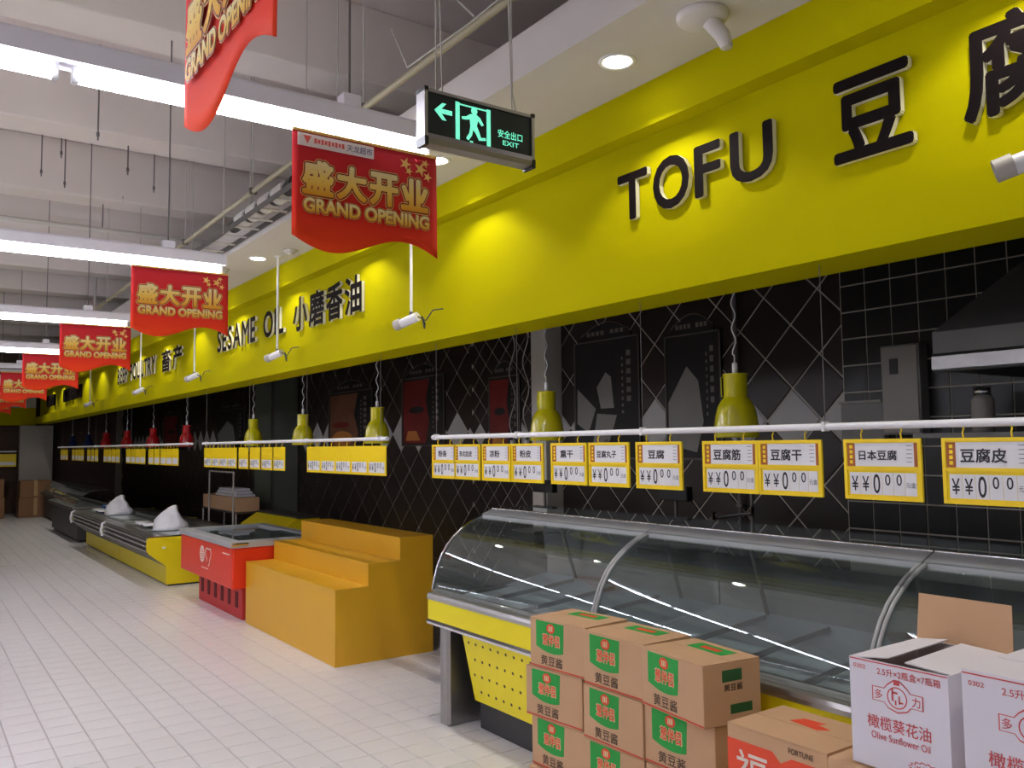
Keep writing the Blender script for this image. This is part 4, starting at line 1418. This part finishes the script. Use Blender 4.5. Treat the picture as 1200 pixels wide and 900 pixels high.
def bean_carton():
    t = thing('carton', 'x', 'box', (0, 0, 0), 'brown bean paste cartons in front of the display cases')
    w, d, h = CW / 2, CD, CH
    box('body', 'cardboard', t, 0, d, -w, w, 0, h - .004, bevel=.003)
    box('top_flap', 'cardboard', t, .001, d / 2 - .0015, -w + .001, w - .001, h - .004, h, bevel=.001)
    box('top_flap', 'cardboard', t, d / 2 + .0015, d - .001, -w + .001, w - .001, h - .004, h, bevel=.001)
    box('bottom_stripe', 'stripe_red', t, -.0008, 0, -w + .002, w - .002, .004, .010)
    n = 10
    sh = [(-.088, .095)] + [(-.088 + .014 * k if 0 else -.088 + .17 * (k / n), -.003 - .034 * math.sin(math.pi * (.12 + .62 * k / n))) for k in range(n + 1)] + [(.088, .095)]
    lg = plate('logo_shield', 'print_green', t, [(a, b) for a, b in sh], (-.0008, .045, .108), AISLE_R, AISLE_U, .0008)
    plate('logo_emblem', 'print_red', lg, circ(.026, 14, .006, .068, .021), (-.0016, .045, .108), AISLE_R, AISLE_U, .0008)
    m = MB()
    for cx in (-.012, 0, .012):
        m.plate(rect(.006, .022, .006 + cx * .8, .068), (-.0022, .045, .108), AISLE_R, AISLE_U, .0006)
    m.build('emblem_strokes', 'print_cream', lg, kind='stuff')
    text('logo_outline', '葱伴侣', 'print_cream', lg, (-.0014, .037, .127), AISLE_R, AISLE_U, w=.112, h=.052, offset=.06)  # cream outline printed behind the red characters
    text('logo_characters', '葱伴侣', 'print_red', lg, (-.0022, .037, .127), AISLE_R, AISLE_U, w=.104, h=.046, offset=.02)
    text('product_characters', '黄豆酱', 'print_black', t, (-.0008, .035, .038), AISLE_R, AISLE_U, w=.135, h=.042, offset=.008)
    # print on the end and the top
    plate('end_mark', 'print_green_dark', t, rect(.09, .04, .13, .165), (0, -w - .0008, 0), NEAR_R, NEAR_U, .0008)
    plate('end_mark', 'print_green_dark', t, rect(.10, .032, .17, .05), (0, -w - .0008, 0), NEAR_R, NEAR_U, .0008)
    text('end_characters', '黄豆酱', 'print_black', t, (.135, -w - .0008, .125), NEAR_R, NEAR_U, w=.085, h=.025, offset=.008)
    plate('top_mark', 'print_green', t, rect(.19, .075, 0, 0), (.19, .0, h + .0008), (0, -1, 0), (1, 0, 0), .0008)
    plate('top_mark', 'print_red', t, rect(.10, .03, 0, 0), (.19, .0, h + .0016), (0, -1, 0), (1, 0, 0), .0008)
    return t


pal = thing('pallet', 'low wooden pallet under the brown bean paste cartons', 'pallet', (2.45, 2.6, 0))
for k in range(5):
    box('deck_board', 'cardboard_dark', pal, 2.30 + .062 * k, 2.352 + .062 * k, 2.0, 3.2, .02, .035)
for y in (2.02, 2.57, 3.12):
    box('bearer', 'cardboard_dark', pal, 2.30, 2.60, y, y + .07, 0, .02)
proto = bean_carton()
first = True
cols = [  # (name, centre y per row from the top, x offset, rotation) bottom to top
    ('left', [(2.945, 2.285, 2), (2.95, 2.31, 3), (2.965, 2.300, 6), (2.94, 2.305, 5)]),
    ('middle', [(2.585, 2.295, 0), (2.59, 2.30, 1), (2.58, 2.29, 0), (2.578, 2.295, .5)]),
    ('right', [(2.23, 2.30, 0), (2.225, 2.29, -1), (2.235, 2.30, 0), (2.228, 2.262, -7)]),
]
rown = ['bottom', 'lower middle', 'upper middle', 'top']
for cn, rowsx in cols:
    for q, (yc, xc, ang) in enumerate(rowsx):
        o = proto if first else copy_tree(proto)
        first = False
        o.location = (xc, yc, .036 + q * (CH + .0015))
        o.rotation_euler = (0, 0, math.radians(ang))
        o['label'] = '%s carton of bean paste in the %s stack, green logo' % (rown[q], cn)

# red and brown oil carton right of the stacks, on a plain one
t = thing('carton', 'plain brown carton hidden under the red printed one', 'box', (2.28, 1.68, 0), 'mixed cartons')
box('body', 'cardboard', t, 2.15, 2.42, 1.51, 1.87, 0, .38, bevel=.004)
box('tape', 'tape', t, 2.26, 2.31, 1.509, 1.871, .02, .3815)
t = thing('carton', 'brown carton with a large red printed panel beside the bean paste stack', 'box', (2.28, 1.68, .383), 'mixed cartons')
y0, y1, x0, x1, z0, z1 = 1.512, 1.872, 2.145, 2.425, .383, .766
box('body', 'cardboard', t, x0, x1, y0, y1, z0, z1, bevel=.003)
for a, b in ((x0 + .001, (x0 + x1) / 2 - .0015), ((x0 + x1) / 2 + .0015, x1 - .001)):
    box('top_flap', 'cardboard', t, a, b, y0 + .001, y1 - .001, z1, z1 + .004)
plate('red_panel', 'print_red', t, [(0, 0), (.36, 0), (.36, .338), (.24, .338), (.20, .315), (.17, .342), (.0, .342)], (x0 - .0008, y1, z0), AISLE_R, AISLE_U, .0008)
text('character', '福', 'print_white', t, (x0 - .002, 1.78, .64), AISLE_R, AISLE_U, w=.12, h=.12, offset=.008)
text('lettering', 'FORTUNE', 'print_black', t, (x0 - .001, 1.60, .744), AISLE_R, AISLE_U, w=.085, h=.017, offset=.008)
plate('top_mark', 'print_red', t, [(-.06, -.02), (.05, -.035), (.075, -.005), (.02, .01), (.035, .035), (-.04, .03)], (2.33, 1.70, z1 + .0048), (0, -1, 0), (1, 0, 0), .0008)
# two brown cartons that carry the white ones
for k, (a, b, lab) in enumerate(((1.17, 1.435, 'brown carton under the left white oil carton'), (.80, 1.15, 'brown carton under the right white oil carton'))):
    t = thing('carton', lab, 'box', (2.2, (a + b) / 2, 0), 'mixed cartons')
    box('body', 'cardboard', t, 2.03, 2.40, a, b, 0, .812, bevel=.01)
    box('tape', 'tape', t, 2.19, 2.24, a - .001, b + .001, .02, .8135)


# white sunflower oil cartons
def oil_carton(label, xf, yn, w, z0, h, d, flaps):
    """xf front, yn near edge"""
    yf = yn + w
    t = thing('carton', label, 'box', (xf + d / 2, yn + w / 2, z0), 'white oil cartons')
    th = .004
    m = MB()
    m.box(xf + th, xf + d - th, yn + th, yf - th, z0, z0 + th).box(xf, xf + th, yn, yf, z0, z0 + h).box(xf + d - th, xf + d, yn, yf, z0, z0 + h).box(xf + th, xf + d - th, yn, yn + th, z0, z0 + h).box(xf + th, xf + d - th, yf - th, yf, z0, z0 + h)
    m.build('body', 'carton_white', t)
    box('inner_board', 'cardboard_dark', t, xf + th, xf + d - th, yn + th, yf - th, z0 + h - .10, z0 + h - .095)
    zt = z0 + h
    if flaps:
        def flap(name, mt, p0, p1, p2, p3):
            a, b, c_, d_ = map(Vector, (p0, p1, p2, p3))
            nn = (b - a).cross(d_ - a).normalized() * .003
            MB().add([a, b, c_, d_, a - nn, b - nn, c_ - nn, d_ - nn], [(0, 1, 2, 3), (7, 6, 5, 4), (0, 4, 5, 1), (1, 5, 6, 2), (2, 6, 7, 3), (3, 7, 4, 0)]).build(name, mt, t)
        flap('far_flap', 'carton_white', (xf, yf, zt), (xf + .02, yf - .10, zt + .010), (xf + d - .02, yf - .10, zt + .016), (xf + d, yf, zt))
        flap('near_flap', 'carton_white', (xf + d, yn, zt), (xf + d - .02, yn + .125, zt + .012), (xf + .03, yn + .125, zt + .004), (xf + .02, yn, zt))
        flap('back_flap', 'cardboard', (xf + d, yf, zt), (xf + d, yn, zt), (xf + d + .02, yn + .008, zt + .125), (xf + d + .02, yf, zt + .125))
    else:
        box('top_flap', 'carton_white', t, xf + .001, xf + d / 2 - .002, yn + .001, yf - .001, zt, zt + .004)
        box('top_flap', 'carton_white', t, xf + d / 2 + .002, xf + d, yn + .001, yf - .001, zt, zt + .004)
    box('edge_strip', 'print_red_fade', t, xf - .0008, xf, yn + .002, yf - .002, zt - .005, zt - .002)
    fr = xf - .0009
    yc = yn + w / 2

    def P(dx, dz):
        return (fr, yc - dx, z0 + dz)
    s = w / .262
    text('batch_number', '0302', 'print_red_fade', t, P(-.102 * s, h * .925), AISLE_R, AISLE_U, w=.034, h=.011, offset=.008)
    text('quantity_line', '2.5升×2瓶盒×7瓶箱', 'print_red_fade', t, P(.03 * s, h * .915), AISLE_R, AISLE_U, w=.165 * s, h=.020, offset=.008)
    # emblem: ribbon with a ring
    out = [(-.068, -.018), (-.036, -.018), (-.026, -.030), (0, -.038), (.026, -.030), (.036, -.018), (.068, -.018), (.068, .018), (.036, .018), (.026, .030), (.008, .044), (-.008, .044), (-.026, .030), (-.036, .018), (-.068, .018)]
    eO = P(0, h * .70)
    lg = plate('emblem_outline', 'print_red_fade', t, out, eO, AISLE_R, AISLE_U, .0004)
    plate('emblem_field', 'carton_white', lg, [(a * .955, b * .90) for a, b in out], (eO[0] - .0005, eO[1], eO[2]), AISLE_R, AISLE_U, .0004)
    rg = MB()
    for k in range(20):
        a0, a1 = 2 * math.pi * k / 20, 2 * math.pi * (k + 1) / 20
        rg.plate([(r_ * math.cos(a_), r_ * math.sin(a_)) for r_, a_ in ((.024, a0), (.027, a0), (.027, a1), (.024, a1))], (eO[0] - .001, eO[1], eO[2]), AISLE_R, AISLE_U, .0004)
    for cx, cy, w_, h_ in ((-.012, .006, .005, .03), (-.006, .012, .016, .005), (.006, -.004, .004, .02), (.010, -.010, .012, .004), (-.004, -.012, .004, .012), (0, .036, .016, .010)):
        rg.plate(rect(w_, h_, cx, cy), (eO[0] - .001, eO[1], eO[2]), AISLE_R, AISLE_U, .0004)
    rg.build('emblem_ring', 'print_red_fade', lg)
    text('emblem_character', '多', 'print_red_fade', lg, (eO[0] - .001, eO[1] + .050, eO[2]), AISLE_R, AISLE_U, w=.022, h=.024, offset=.008)
    text('emblem_character', '力', 'print_red_fade', lg, (eO[0] - .001, eO[1] - .050, eO[2]), AISLE_R, AISLE_U, w=.022, h=.024, offset=.008)
    text('product_characters', '橄榄葵花油', 'print_red_fade', t, P(0, h * .435), AISLE_R, AISLE_U, w=.168 * s, h=.034, offset=.012 if ('橄榄葵花油', .012, 0) in TXT else .008)
    text('script_line', 'Olive Sunflower Oil', 'print_red_fade', t, P(.003, h * .31), AISLE_R, AISLE_U, w=.155 * s, h=.018, offset=.008)
    star = []
    for k in range(32):
        r_ = 1.0 if k % 2 else .82
        star.append((.046 * r_ * math.cos(math.pi * k / 16), .021 * r_ * math.sin(math.pi * k / 16)))
    bO = P(.066 * s, h * .105)
    bd = plate('badge', 'print_red_fade', t, star, bO, AISLE_R, AISLE_U, .0004)
    plate('badge_field', 'carton_white', bd, [(a * .9, b * .86) for a, b in star], (bO[0] - .0005, bO[1], bO[2]), AISLE_R, AISLE_U, .0004)
    text('badge_characters', '送礼装', 'print_red_fade', bd, (bO[0] - .001, bO[1], bO[2]), AISLE_R, AISLE_U, w=.056, h=.020, offset=.008)
    return t


oil_carton('open white oil carton with red print and a raised brown flap', 2.05, 1.105, .262, .816, .269, .33, True)
oil_carton('closed white oil carton with red print cut by the right edge', 1.96, .735, .29, .816, .315, .33, False)
